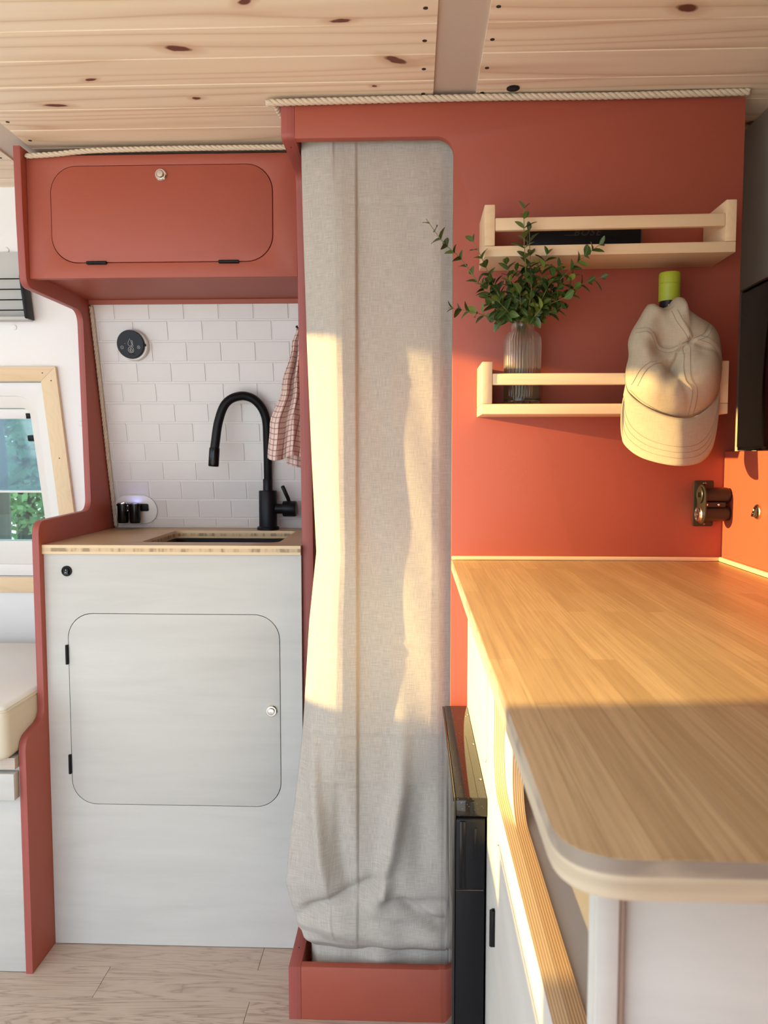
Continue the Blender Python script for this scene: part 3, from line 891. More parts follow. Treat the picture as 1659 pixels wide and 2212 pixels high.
# ropes
def rope(name, pts, rad, label, pitch=0.034):
    P = smooth_path(pts, 30)
    L = [0.0]
    for a, b in zip(P, P[1:]): L.append(L[-1] + (b - a).length)
    n = max(20, int(L[-1] / pitch * 9))
    def at(s):
        for i in range(len(P) - 1):
            if L[i + 1] >= s:
                f = (s - L[i]) / max(1e-9, L[i + 1] - L[i]); return P[i].lerp(P[i + 1], f), (P[i + 1] - P[i]).normalized()
        return P[-1], (P[-1] - P[-2]).normalized()
    bm = bmesh.new()
    for k in range(3):
        pts2 = []
        for i in range(n + 1):
            s = L[-1] * i / n
            c, tg = at(s)
            up = Vector((0, -1, 0)) if abs(tg.y) < 0.8 else Vector((0, 0, 1))
            nn = (up - tg * up.dot(tg)).normalized(); bb = tg.cross(nn)
            a = 2 * math.pi * (s / pitch / 1.0 + k / 3)
            pts2.append(c + (nn * math.cos(a) + bb * math.sin(a)) * rad * 0.48)
        bm_tube(bm, pts2, rad * 0.56, 7)
    return props(done(name, bm, 'rope', smooth=True), label, 'rope')
rope('rope', [(-0.246, 1.530, CZ - 0.008), (-0.250, 1.466, CZ - 0.009), (-0.236, 1.4535, CZ - 0.0115), (0.1, 1.4535, CZ - 0.0085), (0.35, 1.4535, CZ - 0.0095), (0.589, 1.4535, CZ - 0.0065)], 0.0062, 'twisted cotton rope along the top of the red shower partition')
rope('rope', [(-0.802, 1.648, 1.7195), (-0.74, 1.648, 1.7225), (-0.66, 1.648, 1.7285), (-0.5, 1.648, 1.7305), (-0.253, 1.648, 1.7300)], 0.0055, 'twisted cotton rope along the top of the overhead cabinet')
rope('rope', [(-0.800, WY(0.912) - 0.011, 0.912), (-0.8005, WY(1.1) - 0.0115, 1.1), (-0.800, WY(1.3) - 0.011, 1.3), (-0.8005, WY(1.47) - 0.0115, 1.472)], 0.0052, 'twisted cotton rope down the left edge of the tiles')
# ------------------------------------------------------------------ shower partition and curtain
PF = 1.46                                  # front face of the red partition
sh = thing('shower_partition', (0.17, 1.47, 0.0), 'red shower partition with a tall curtained opening and raised threshold', 'partition')
hx = 0.072
op = [(-0.2155, 0.0), (0.586, 0.0), (0.586, 1.733), (-0.2155, 1.733), (-0.2155, 1.673)]
arc = [(hx - 0.03 + 0.03 * math.sin(R(a)), 1.673 - 0.03 + 0.03 * math.cos(R(a))) for a in range(0, 91, 9)]
arc2 = [(hx, 0.137)] + [(hx - 0.025 + 0.025 * math.cos(R(a)), 0.1325 - 0.025 * math.sin(R(a))) for a in range(9, 91, 9)]
plate('front_panel', op + arc + arc2 + [(-0.2155, 0.1075)], [], 'Y', PF, PF + 0.018, 'red_paint', sh, bev=0.0008)
prof = [(PF, 1.733), (PF, 1.673), (1.640, 1.673), (1.690, 0.90), (1.695, 0.1075), (PF, 0.1075), (PF, 0.0), (WY(0) - 0.003, 0.0), (WY(1.733) - 0.003, 1.733)]
plate('side_panel', round_poly(prof, [0, 0.012, 0.035, 0, 0.03, 0.0, 0, 0, 0], 7), [], 'X', -0.2398, -0.2157, 'red_paint', sh, edge_mat='red_ply_edge', bev=0.0008)
box('tray_floor', -0.2155, 0.09, PF + 0.0185, 1.95, 0.012, 0.030, 'tray_dark', sh, bev=0)
for y_, z_ in ((1.50, 1.6728), (1.52, 0.108)):
    lathe('screw', [(0.0014, -0.0004), (0.0014, 0.0004)], (-0.228, y_, z_), 'screw_dark', sh, n=8)

def interp(x, pts):
    if x <= pts[0][0]: return pts[0][1]
    for (a, fa_), (b, fb_) in zip(pts, pts[1:]):
        if x <= b:
            q = (x - a) / (b - a)
            return fa_ + (fb_ - fa_) * q
    return pts[-1][1]
def sinterp(x, pts):
    if x <= pts[0][0]: return pts[0][1]
    for (a, fa_), (b, fb_) in zip(pts, pts[1:]):
        if x <= b:
            q = (x - a) / (b - a); q = q * q * (3 - 2 * q)
            return fa_ + (fb_ - fa_) * q
    return pts[-1][1]
XLc = [(0.05, -0.200), (0.105, -0.200), (0.118, -0.190), (0.159, -0.226), (0.25, -0.252), (0.35, -0.242), (0.453, -0.229), (0.564, -0.217), (0.774, -0.204), (0.912, -0.189), (1.087, -0.197), (1.337, -0.206), (1.70, -0.212)]
FOLD = [(-0.215, 0.040), (-0.198, 0.023), (-0.178, 0.008), (-0.162, -0.003), (-0.148, -0.0090), (-0.135, -0.0100), (-0.1085, -0.0060), (-0.1045, 0.0050), (-0.085, 0.0056), (-0.06, 0.0045), (-0.038, 0.0026), (-0.018, 0.0012), (0.0, 0.0002), (0.022, -0.0008), (0.036, -0.0014), (0.050, 0.0), (0.066, 0.006), (0.085, 0.010), (0.115, 0.013)]
PATH = [(0.0, 1.70, 0.0), (0.80, 0.36, -0.004), (0.885, 0.215, -0.010), (0.915, 0.170, -0.013), (0.938, 0.138, -0.008), (0.952, 0.122, 0.004), (0.962, 0.1185, 0.015), (0.970, 0.121, 0.024), (0.976, 0.114, 0.028), (0.986, 0.092, 0.022), (1.0, 0.04, 0.018)]
RIDGE = [([(-0.018, 0.60), (-0.022, 0.45), (-0.042, 0.33), (-0.062, 0.245), (-0.075, 0.215)], 0.017, -0.020),
         ([(-0.200, 0.62), (-0.192, 0.45), (-0.182, 0.32), (-0.165, 0.235)], 0.015, -0.018),
         ([(-0.145, 0.50), (-0.140, 0.32), (-0.12, 0.24)], 0.016, 0.012),
         ([(-0.245, 0.170), (-0.20, 0.205), (-0.14, 0.232), (-0.08, 0.262), (-0.04, 0.285)], 0.012, 0.020),
         ([(-0.240, 0.185), (-0.12, 0.165), (-0.02, 0.150), (0.05, 0.152), (0.13, 0.158)], 0.020, -0.014),
         ([(-0.03, 0.235), (0.0, 0.215), (0.05, 0.185), (0.13, 0.165)], 0.012, 0.018),
         ([(-0.12, 0.215), (-0.04, 0.200), (0.03, 0.205), (0.09, 0.215)], 0.013, -0.009),
         ([(0.03, 0.52), (0.02, 0.38), (0.01, 0.27)], 0.022, 0.008)]
def seg_q(x, z, pts):                          # distance to a polyline and the taper along it
    best, bq = 9, 0
    n = len(pts) - 1
    for i, ((ax, az), (bx, bz)) in enumerate(zip(pts, pts[1:])):
        dx, dz = bx - ax, bz - az
        q = max(0, min(1, ((x - ax) * dx + (z - az) * dz) / (dx * dx + dz * dz)))
        d = math.hypot(x - ax - q * dx, z - az - q * dz)
        if d < best: best, bq = d, (i + q) / n
    return best, math.sin(math.pi * min(0.5, bq * 1.1 + 0.02)) * min(1, (1 - bq) * 3 + 0.25)
def seg_d(x, z, pts):
    best = 9
    n = len(pts) - 1
    for (ax, az), (bx, bz) in zip(pts, pts[1:]):
        dx, dz = bx - ax, bz - az
        q = max(0, min(1, ((x - ax) * dx + (z - az) * dz) / (dx * dx + dz * dz)))
        d = math.hypot(x - ax - q * dx, z - az - q * dz)
        best = min(best, d)
    return best
def curtain_pt(u, v):
    z = sinterp(v, [(a, b) for a, b, c in PATH]) if v > 0.8 else 1.70 + (0.36 - 1.70) * v / 0.8
    ya = sinterp(v, [(a, c) for a, b, c in PATH])
    xl = interp(z, XLc) if v < 0.955 else -0.20
    s = -0.215 + u * 0.33                      # fold coordinate
    if s < -0.107:
        x = xl + (s + 0.215) / 0.108 * (-0.107 - xl)
    else:
        x = s
    amp = interp(z, [(0.1, 0.25), (0.26, 0.45), (0.45, 0.75), (0.7, 1.0), (1.35, 1.0), (1.60, 0.55), (1.68, 0.25)])
    f = interp(s, FOLD)
    ampl = amp if s > -0.15 else max(amp, 0.6)
    if v > 0.93: ampl *= 0.4
    y = 1.497 + f * ampl + ya
    if 0.10 < z < 0.95 and v < 0.965:
        for pts, w, am in RIDGE:
            d, tp = seg_q(x, z, pts)
            if d < 3 * w: y += am * tp * math.exp(-(d / w) ** 2)
        if x > -0.063:
            y -= 0.008 * max(0, min(1, (z - 0.234) / 0.003)) * max(0, min(1, (0.34 - z) / 0.10)) * max(0, min(1, (x + 0.063) / 0.01))
    for zc, am in ((1.57, 0.0016), (1.245, 0.0008), (0.73, 0.0016), (0.555, 0.0022), (0.455, 0.0018)):
        y += am * math.exp(-((z - zc) / 0.003) ** 2) - am * 0.7 * math.exp(-((z - zc - 0.008) / 0.005) ** 2)
    y += 0.0018 * math.sin(x * 55 + z * 9) * math.sin(z * 14 + x * 20) * (1.6 if z < 0.5 else 0.7)
    if z > 1.60: y = max(y, 1.483)
    if x > 0.068: y = max(y, 1.482)
    return Vector((x, y, z))
cu = sheet('curtain', 170, 260, curtain_pt, 'linen', uvfn=lambda u, v: (u * 0.33, v * 1.66), thick=0.0012)
props(cu, 'greige linen shower curtain hanging in the red opening', 'curtain')
# inner curtain layer tucked in the tray
def inner_pt(u, v):
    x = -0.205 + u * 0.30
    z = 0.145 - v * 0.110
    y = 1.505 + 0.008 * math.sin(u * 9 + 0.5) + 0.004 * math.sin(u * 21 + 1) - 0.018 * v + (0.035 * max(0, 1 - u / 0.06) ** 1.5)
    return Vector((x, max(y, 1.483), z))
sheet('tucked_hem', 80, 10, inner_pt, 'linen', cu, uvfn=lambda u, v: (u * 0.3, v * 0.1), thick=0.001)

# tea towel hanging on the partition's sink side
tw = thing('tea_towel', (-0.275, 1.80, 1.08), 'pink tea towel with dark red checks hanging beside the faucet', 'towel')
def towel_pt(u, v):
    z = 1.388 - v * (0.292 + 0.006 * math.sin(u * 7))
    w = sinterp(v, [(0, 0.014), (0.12, 0.026), (0.45, 0.052), (0.75, 0.082), (1.0, 0.088)])
    xr = -0.2445 - 0.006 * (1 - v)
    x = xr - w * (1 - u)
    am = sinterp(v, [(0, 0.003), (0.3, 0.013), (1, 0.012)])
    y = 1.800 + am * math.sin(u * 14.5 + 0.8 + 0.7 * v) + 0.006 * math.sin(u * 31 + 2 * v) * v - 0.02 * v * (1 - u)
    return Vector((x, y, z))
sheet('front_layer', 70, 60, towel_pt, 'towel_check', tw, uvfn=lambda u, v: (u * (0.055 + 0.065 * v), v * 0.30 + 0.004), thick=0.0012)
def towel2_pt(u, v):
    z = 1.384 - v * 0.302 - 0.014 * u * v
    w = sinterp(v, [(0, 0.010), (0.45, 0.03), (1.0, 0.052)])
    return Vector((-0.2425 - w * (1 - u), 1.826 + 0.007 * math.sin(u * 9 + v), z))
sheet('back_layer', 30, 40, towel2_pt, 'towel_check', tw, uvfn=lambda u, v: (u * 0.06, v * 0.31), thick=0.0012)
bm = bm_tube(bmesh.new(), [(-0.2402, 1.81, 1.392), (-0.262, 1.81, 1.389), (-0.266, 1.81, 1.396)], 0.003, 8)
done('hook', bm, 'black_matte', tw, angle=40)

# ------------------------------------------------------------------ bench corner at the left
be = thing('bench', (-1.4, 1.80, 0.0), 'whitewashed plywood bench base at the left edge under the cushion', 'bench')
box('front_panel', -2.1, -0.8225, 1.578, 1.593, 0.0015, 0.452, 'ply_white', be)
box('batten', -2.1, -0.8235, 1.556, 1.5775, 0.387, 0.444, 'ply_white', be)
plate('seat_board', [(-2.1, 1.560), (-0.8225, 1.560), (-0.8225, 2.14), (-2.1, 2.14)], [], 'Z', 0.4525, 0.4765, 'ply_white', be, edge_mat='ply_edge_z')
bm = bm_box(bmesh.new(), -2.1, -0.8225, 1.530, 2.10, 0.478, 0.590, 0.018, 4)
for v in bm.verts:
    v.co.z += 0.010 * math.sin(max(0, min(1, (v.co.y - 1.53) / 0.55)) * math.pi) * (1 if v.co.z > 0.53 else 0)
bm2 = bm
bmesh.ops.recalc_face_normals(bm2, faces=bm2.faces[:])
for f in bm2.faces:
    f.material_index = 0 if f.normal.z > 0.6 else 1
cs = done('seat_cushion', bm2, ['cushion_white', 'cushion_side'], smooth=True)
props(cs, 'cream seat cushion with pale top on the bench', 'cushion')
tube('piping', [(-2.09, 1.5325, 0.583), (-0.829, 1.5325, 0.583), (-0.8245, 1.537, 0.583), (-0.8245, 2.08, 0.583)], 0.0022, 'cushion_side', cs, 6)

# wire rack on the wall above the window
rk = thing('wall_rack', (-1.25, WY(1.44), 1.438), 'grey wall pocket with black wire rails above the window', 'rack')
lbox('back_panel', -1.60, -0.952, -0.012, -0.0005, 1.440, 1.598, 'grey_panel', rk)
lbox('bottom_lip', -1.60, -0.950, -0.042, -0.013, 1.436, 1.444, 'grey_panel', rk)
for z in (1.531, 1.507, 1.483, 1.459):
    tube('rail', [(-1.60, WY(z) - 0.040, z), (-0.955, WY(z) - 0.040, z)], 0.0016, 'black_matte', rk, 8)
bm = bm_plate(rrect(-0.0485, -0.008, 1.4385, 1.540, 0.006), [], 'X', -0.955, -0.949, 0.001)
for v in bm.verts: v.co = lean(v.co)
done('end_bar', bm, 'black_matte', rk, angle=35)

# ------------------------------------------------------------------ kitchen run on the right
wt = plate('kitchen_worktop', round_poly([(0.072, 0.367), (0.5665, 0.367), (0.5665, 1.4595), (0.072, 1.4595)], [0.038, 0, 0, 0], 10), [], 'Z', 0.8865, 0.908, 'bamboo_top', edge_mat='bamboo_end', bev=0.0022)
props(wt, 'long bamboo worktop with a rounded corner running to the red partition', 'worktop')
def qround(name, pts, parent):
    return tube(name, pts, 0.0062, 'pine_shelf', parent, 12)
props(box('edge_strip', 0.0722, 0.5665, 1.4515, 1.4596, 0.9082, 0.9155, 'pine_shelf', wt, bev=0.002), 'pale wood edge strip')
props(box('edge_strip', 0.5585, 0.5666, 0.37, 1.4513, 0.9082, 0.9165, 'pine_post', wt, bev=0.0025), 'pale wood edge strip')

kc = thing('kitchen_cabinet', (0.33, 0.93, 0.0), 'plywood kitchen cabinet with an open cubby under the long worktop', 'cabinet')
K0, K1, K2 = 0.1035, 0.1165, 0.1295
plain('post_tan', (0.40, 0.33, 0.27), 0.6)
cub = rrect(0.446, 0.978, 0.685, 0.866, [0.05, 0.02, 0.008, 0.008], 8)
door_h = rrect(0.52, 0.940, 0.10, 0.640, 0.040, 8); door_i = rrect(0.5215, 0.9385, 0.1015, 0.6385, 0.0385, 8)
drw_h = rrect(1.065, 1.432, 0.668, 0.850, 0.03, 6); drw_i = rrect(1.0664, 1.4306, 0.6694, 0.8486, 0.0286, 6)
fr_h = [(1.062, 0.03), (1.448, 0.03), (1.448, 0.62), (1.062, 0.62)]
plate('face_panel', [(0.432, 0.0015), (1.4592, 0.0015), (1.4592, 0.8855), (0.432, 0.8855)], [cub, door_h, drw_h, fr_h], 'X', K0, K1, 'ply_white_y', kc, edge_mat='ply_edge_y')
cub2 = rrect(0.466, 0.900, 0.685, 0.866, [0.045, 0.02, 0.008, 0.008], 8)
plate('inner_panel', [(0.452, 0.62), (1.03, 0.62), (1.03, 0.885), (0.452, 0.885)], [cub2], 'X', K1 + 0.0003, K2, 'ply_white_y', kc, edge_mat='ply_edge_dark')
kd = plate('door', door_i, [], 'X', K0 - 0.0005, K1 - 0.0008, 'ply_white_y', kc)
props(plate('drawer_front', drw_i, [], 'X', K0 - 0.0005, K1 - 0.0008, 'ply_white_y', kc), 'white drawer front above the fridge')
box('liner', K1, K1 + 0.003, 1.05, 1.4585, 0.64, 0.87, 'gap_dark', kc, bev=0)
box('door_liner', K1 + 0.0005, K1 + 0.0030, 0.505, 0.955, 0.085, 0.6195, 'gap_dark', kc, bev=0)
bm = bm_box(bmesh.new(), K0 - 0.0045, K0 + 0.001, 0.941, 0.951, 0.491, 0.537, 0.0012)
bm_tube(bm, [(K0 - 0.004, 0.945, 0.491), (K0 - 0.004, 0.945, 0.537)], 0.003, 10)
hg = done('hinge', bm, 'black_matte', kd, angle=40)
props(hg, 'black door hinge')
box('end_panel', K1, 0.5665, 0.4385, 0.4515, 0.0015, 0.8855, 'ply_white', kc, bev=0.0006)
box('edge_cap', K0, K1, 0.4290, 0.4318, 0.0015, 0.8855, 'ply_white', kc, bev=0.0005)
box('corner_post', K1 + 0.0003, K1 + 0.0040, 0.4325, 0.4383, 0.0015, 0.8855, 'post_tan', kc, bev=0.0006)
box('cubby_floor', K2, 0.5665, 0.452, 1.04, 0.668, 0.6805, 'ply_white_y', kc, bev=0)
box('cubby_partition', K2, 0.5665, 1.005, 1.018, 0.681, 0.8855, 'ply_white_y', kc, bev=0)

# fridge set in the cabinet, black door standing proud
fg = thing('fridge', (0.08, 1.255, 0.03), 'glossy black compact fridge door beside the curtain under the worktop', 'fridge')
plate('door', rrect(1.052, 1.4575, 0.032, 0.604, 0.006), [], 'X', 0.0600, 0.1005, 'black_matte', fg, bev=0.002)
plate('door_front', rrect(1.050, 1.4590, 0.030, 0.6315, 0.008), [], 'X', 0.0560, 0.0597, 'black_mirror', fg, bev=0.001)
tc = plate('top_cap', rrect(1.050, 1.4585, 0.606, 0.632, [0.004, 0.006, 0.006, 0.004]), [], 'X', 0.0600, 0.1030, 'black_speckle', fg, bev=0.002)
box('body', 0.1045, 0.52, 1.066, 1.444, 0.034, 0.616, 'black_matte', fg)
for y in (1.40, 1.255, 1.115):
    lathe('screw', [(0.0022, 0.0), (0.0022, 0.001), (0.0012, 0.0016)], (0.0985, y, 0.632), 'chrome', tc, n=12)
box('grip_slot', 0.086, 0.089, 1.0505, 1.053, 0.545, 0.590, 'black_gloss', fg, bev=0.0005)
box('handle_recess', 0.0655, 0.0735, 1.0495, 1.053, 0.505, 0.600, 'black_gloss', fg, bev=0.001)
tube('seam_line', [(0.0605, 1.0512, 0.502), (0.0985, 1.0512, 0.502)], 0.0006, 'steel_dark', fg, 6)

# tv on the ledge of the half wall
tv = thing('tv', (0.62, 1.2, 1.109), 'flat black tv screen on the ledge at the right edge', 'television')
box('casing', 0.6035, 0.640, 0.86, 1.495, 1.1105, 1.402, 'black_gloss', tv, bev=0.002)
box('screen', 0.6005, 0.6034, 0.866, 1.489, 1.1165, 1.396, 'screen', tv, bev=0.0008)
tube('edge_trim', [(0.6025, 0.862, 1.4025), (0.6025, 1.493, 1.4025)], 0.0022, 'steel_dark', tv, 8)

# small round switch on the half wall
sw = thing('wall_switch', (0.5668, 1.311, 1.0), 'small round metallic rocker switch on the sunlit red half wall', 'switch')
rocker(sw, (0.5668, 1.311, 1.009), 'X', 0.0125, 'brass', 'steel_dark')

# twin socket bracket on the partition
ps = thing('power_socket', (0.535, 1.44, 0.970), 'dark twin socket on a bracket fixed to the red partition', 'socket')
br = plate('bracket', round_poly([(0.513, 0.972), (0.549, 0.972), (0.549, 1.056), (0.513, 1.056)], 0.004, 4), [], 'Y', PF - 0.003, PF - 0.0003, 'socket_black', ps, bev=0.0006)
for z in (0.9775, 1.0505):
    bm = bm_lathe(bmesh.new(), [(0.0032, 0.0), (0.0032, -0.0012), (0.0012, -0.0022)], (0.532, PF - 0.003, z), axis='Y', n=14)
    done('screw', bm, 'steel_dark', br, angle=40)
fp = plate('face_plate', rrect(1.408, 1.450, 0.979, 1.0495, 0.0205, 8), [], 'X', 0.5165, 0.5195, 'socket_black', ps, bev=0.001)
for zc in (1.030, 0.998):
    bm = bm_lathe(bmesh.new(), [(0.0145, 0.0), (0.0145, 0.040), (0.0128, 0.0455), (0.002, 0.046)], (0.5195, 1.430, zc), axis='X', n=28)
    done('socket_barrel', bm, 'socket_black', ps, angle=40)
bm = bm_lathe(bmesh.new(), [(0.0145, 0.0), (0.0145, -0.0025), (0.0125, -0.004), (0.0125, -0.0065), (0.0105, -0.007), (0.0095, -0.003), (0.0093, 0.0)], (0.5165, 1.430, 0.996), axis='X', n=28)
props(done('socket_ring', bm, 'chrome', fp, angle=40), 'chrome ring of the round socket')
bm = bm_lathe(bmesh.new(), [(0.0150, 0.0), (0.0150, -0.0025), (0.0135, -0.0035), (0.010, -0.0025)], (0.5165, 1.430, 1.031), axis='X', n=28)
done('usb_cover', bm, 'socket_black', fp, angle=40)
for dy in (-0.0035, 0.0035):
    box('usb_slot', 0.5128, 0.5145, 1.430 + dy - 0.0015, 1.430 + dy + 0.0015, 1.0265, 1.0355, 'black_gloss', fp, bev=0.0003)
bm = bm_box(bmesh.new(), 0.5197, 0.556, 1.417, 1.421, 1.0095, 1.0185, 0.0008)
st = done('strap', bm, 'socket_black', ps, angle=35)
for x in (0.5225, 0.543):
    bm = bm_lathe(bmesh.new(), [(0.002, 0.0), (0.002, -0.001), (0.001, -0.0018)], (x, 1.417, 1.014), axis='Y', n=12)
    done('rivet', bm, 'chrome', st, angle=40)
# ------------------------------------------------------------------ shelves on the partition and what stands on them
def shelf(z0, zt, rail, x0, x1, label, tilt=0.0):
    s = thing('spice_shelf', ((x0 + x1) / 2, PF - 0.05, z0), label, 'shelf', 'pine shelves on the red partition')
    y0, y1 = 1.355, PF - 0.0005
    def tz(o):
        for v in o.data.vertices: v.co.z += tilt * v.co.x
        return o
    tz(box('bottom_board', x0, x1, y0, y1, z0, z0 + 0.0175, 'pine_shelf', s, bev=0.0012))
    for a in (x0, x1 - 0.0175):
        tz(box('side_board', a, a + 0.0175, y0, y1, z0 + 0.0178, zt, 'pine_post', s, bev=0.0012))
    tz(box('rail', x0 + 0.0177, x1 - 0.0177, y0 + 0.001, y0 + 0.012, rail[0], rail[1], 'pine_shelf', s, bev=0.002))
    return s
shelf(1.4365, 1.522, (1.4795, 1.5005), 0.119, 0.535, 'upper pine shelf with rail, holding the black speaker', 0.010)
shelf(1.1715, 1.260, (1.2210, 1.2405), 0.117, 0.530, 'lower pine shelf with rail, holding the vase and bottle')

spk = thing('speaker', (0.296, 1.43, 1.4545), 'slim black portable speaker lying on the upper pine shelf', 'speaker')
z0 = 1.4555
plate('body', rrect(0.197, 0.396, z0, z0 + 0.056, 0.008), [], 'Y', 1.408, 1.450, 'steel_dark', spk, bev=0.002)
plate('grille', rrect(0.1985, 0.3925, z0 + 0.002, z0 + 0.054, 0.007), [], 'Y', 1.4055, 1.4078, 'black_matte', spk, bev=0.0008)
cv = bpy.data.curves.new('logo', 'FONT'); cv.body = 'BOSE'; cv.size = 0.017; cv.shear = 0.35; cv.space_character = 1.25; cv.extrude = 0.0002; cv.align_x = 'CENTER'
tmp = bpy.data.objects.new('tmp', cv); COL.objects.link(tmp)
bpy.context.view_layer.update()
me = bpy.data.meshes.new_from_object(tmp.evaluated_get(bpy.context.evaluated_depsgraph_get()))
bpy.data.objects.remove(tmp, do_unlink=True)
me.transform(Matrix.Translation((0.30, 1.4053, z0 + 0.026)) @ Matrix.Rotation(R(90), 4, 'X'))
me.materials.clear()
link('logo', me, 'ink_dark', spk)
box('logo_bar', 0.262, 0.279, 1.4051, 1.4055, z0 + 0.026, z0 + 0.0272, 'ink_dark', spk, bev=0)
box('logo_bar', 0.321, 0.338, 1.4051, 1.4055, z0 + 0.0365, z0 + 0.0377, 'ink_dark', spk, bev=0)

# ribbed glass vase
VX, VY, VZ = 0.1925, 1.411, 1.1895
va = thing('vase', (VX, VY, VZ), 'clear ribbed glass vase half full of water on the lower shelf', 'vase')
po = [(0.026, 0.0), (0.0305, 0.002), (0.032, 0.006), (0.032, 0.012), (0.0315, 0.016), (0.0318, 0.113), (0.030, 0.121), (0.0265, 0.126), (0.0225, 0.129), (0.0205, 0.131), (0.0200, 0.136), (0.0205, 0.139), (0.0205, 0.147), (0.0195, 0.149)]
pi_ = [(0.0180, 0.149), (0.0178, 0.132), (0.0200, 0.127), (0.0275, 0.118), (0.0293, 0.110), (0.0293, 0.014), (0.027, 0.008), (0.002, 0.0065)]
def ribs(a, h):
    return 0.028 * math.cos(a * 40) if 0.014 < h - 0 < 0.122 else 0.0
bm = bmesh.new()
n_ = 320
rings = []
for r, h in po:
    rings.append([bm.verts.new((VX + r * (1 + ribs(2 * math.pi * j / n_, h)) * math.cos(2 * math.pi * j / n_), VY + r * (1 + ribs(2 * math.pi * j / n_, h)) * math.sin(2 * math.pi * j / n_), VZ + h)) for j in range(n_)])
for r, h in pi_:
    rings.append([bm.verts.new((VX + r * math.cos(2 * math.pi * j / n_), VY + r * math.sin(2 * math.pi * j / n_), VZ + h)) for j in range(n_)])
for a, b in zip(rings, rings[1:]):
    for j in range(n_):
        bm.faces.new((a[j], a[(j + 1) % n_], b[(j + 1) % n_], b[j]))
bm.faces.new(rings[0]); bm.faces.new(rings[-1])
done('glass', bm, 'glass', va, smooth=True)
lathe('water', [(0.002, 0.0062), (0.0272, 0.0077), (0.0297, 0.0142), (0.0297, 0.062), (0.002, 0.062)], (VX, VY, VZ), 'water', va, n=48, ang=50)

# leafy sprigs
def leaf_mesh(wid):
    bm = bmesh.new()
    L = 0.019
    prof = [(0.0, 0.0004), (0.12, 0.0022), (0.35, wid), (0.62, wid * 0.96), (0.85, wid * 0.58), (1.0, 0.0003)]
    rows = []
    for q, w in prof:
        y = q * L; z = -0.0035 * q * q
        rows.append([bm.verts.new((-w, y, z + w * 0.35)), bm.verts.new((0, y, z)), bm.verts.new((w, y, z + w * 0.35))])
    for a, b in zip(rows, rows[1:]):
        for j in range(2):
            f = bm.faces.new((a[j], a[j + 1], b[j + 1], b[j]))
            f.smooth = True
    me = bpy.data.meshes.new('leaf'); bm.to_mesh(me); bm.free()
    me.materials.append(MAT['leaf'])
    return me
LM = [leaf_mesh(0.0052), leaf_mesh(0.0060), leaf_mesh(0.0045)]
rnd = random.Random(21)
def tpl(x, y, Y):                              # sprig drawn on a vertical board at depth Y
    k = Y / 1.38
    return Vector((0.188 * k + (x - 1133) * 0.000786 * k, Y, 1.10 + (0.432 - (y - 436) * 0.000785) * k))
SPR = [([(1118, 700), (1060, 640), (1000, 560), (958, 520), (921, 470)], 1.345, 13, 'long leafy sprig reaching far left over the curtain'),
       ([(1136, 700), (1140, 620), (1134, 520), (1133, 438)], 1.335, 11, 'tall leafy sprig standing straight up before the upper shelf'),
       ([(1140, 700), (1148, 600), (1146, 530), (1144, 480)], 1.342, 7, 'second upright leafy sprig beside the tallest one'),
       ([(1140, 700), (1180, 640), (1240, 575), (1306, 521)], 1.335, 11, 'leafy sprig rising right towards the black speaker'),
       ([(1145, 700), (1195, 655), (1250, 618), (1310, 595)], 1.345, 11, 'leafy sprig stretching furthest right below the upper shelf'),
       ([(1112, 702), (1080, 690), (1030, 672), (970, 661)], 1.335, 10, 'pale green sprig drooping low to the left'),
       ([(1120, 700), (1080, 640), (1045, 560), (1018, 508)], 1.338, 10, 'leafy sprig before the left end of the upper shelf'),
       ([(1145, 700), (1180, 660), (1250, 633)], 1.335, 8, 'leafy sprig low on the right of the bunch'),
       ([(1138, 700), (1165, 620), (1186, 540)], 1.340, 9, 'short dark sprig in the vase, upright at centre right'), ([(1125, 700), (1108, 630), (1095, 560)], 1.342, 9, 'short dark sprig in the vase, upright left of centre'),
       ([(1122, 700), (1090, 650), (1060, 596)], 1.340, 8, 'short dark sprig in the vase, leaning left at mid height'), ([(1140, 700), (1175, 640), (1212, 566)], 1.345, 9, 'short dark sprig in the vase, leaning right at mid height'),
       ([(1128, 700), (1115, 650), (1104, 598)], 1.335, 7, 'short dark sprig in the vase, low in front just left of centre'), ([(1135, 700), (1148, 650), (1152, 588)], 1.333, 7, 'short dark sprig in the vase, front and centre'),
       ([(1138, 700), (1165, 660), (1192, 606)], 1.334, 8, 'short dark sprig in the vase, low in front just right of centre'), ([(1142, 700), (1190, 640), (1243, 590)], 1.350, 9, 'short dark sprig in the vase, behind on the right'),
       ([(1120, 700), (1100, 670), (1072, 640)], 1.335, 6, 'short dark sprig in the vase, lowest on the left over the vase mouth'), ([(1140, 700), (1160, 680), (1182, 648)], 1.335, 6, 'short dark sprig in the vase, lowest on the right over the vase mouth'),
       ([(1118, 700), (1078, 650), (1042, 606)], 1.350, 8, 'short dark sprig in the vase, behind on the left'), ([(1132, 700), (1128, 660), (1124, 610)], 1.336, 7, 'short dark sprig in the vase, in the very middle above the vase'),
       ([(1140, 702), (1185, 675), (1222, 660)], 1.345, 7, 'short dark sprig in the vase, spreading low to the right'), ([(1130, 700), (1140, 640), (1166, 570)], 1.352, 8, 'short dark sprig in the vase, behind the centre leaning right'),
       ([(1122, 702), (1088, 672), (1052, 652)], 1.345, 7, 'short dark sprig in the vase, spreading low to the left'), ([(1134, 700), (1128, 630), (1116, 575)], 1.350, 8, 'short dark sprig in the vase, behind the centre leaning left')]
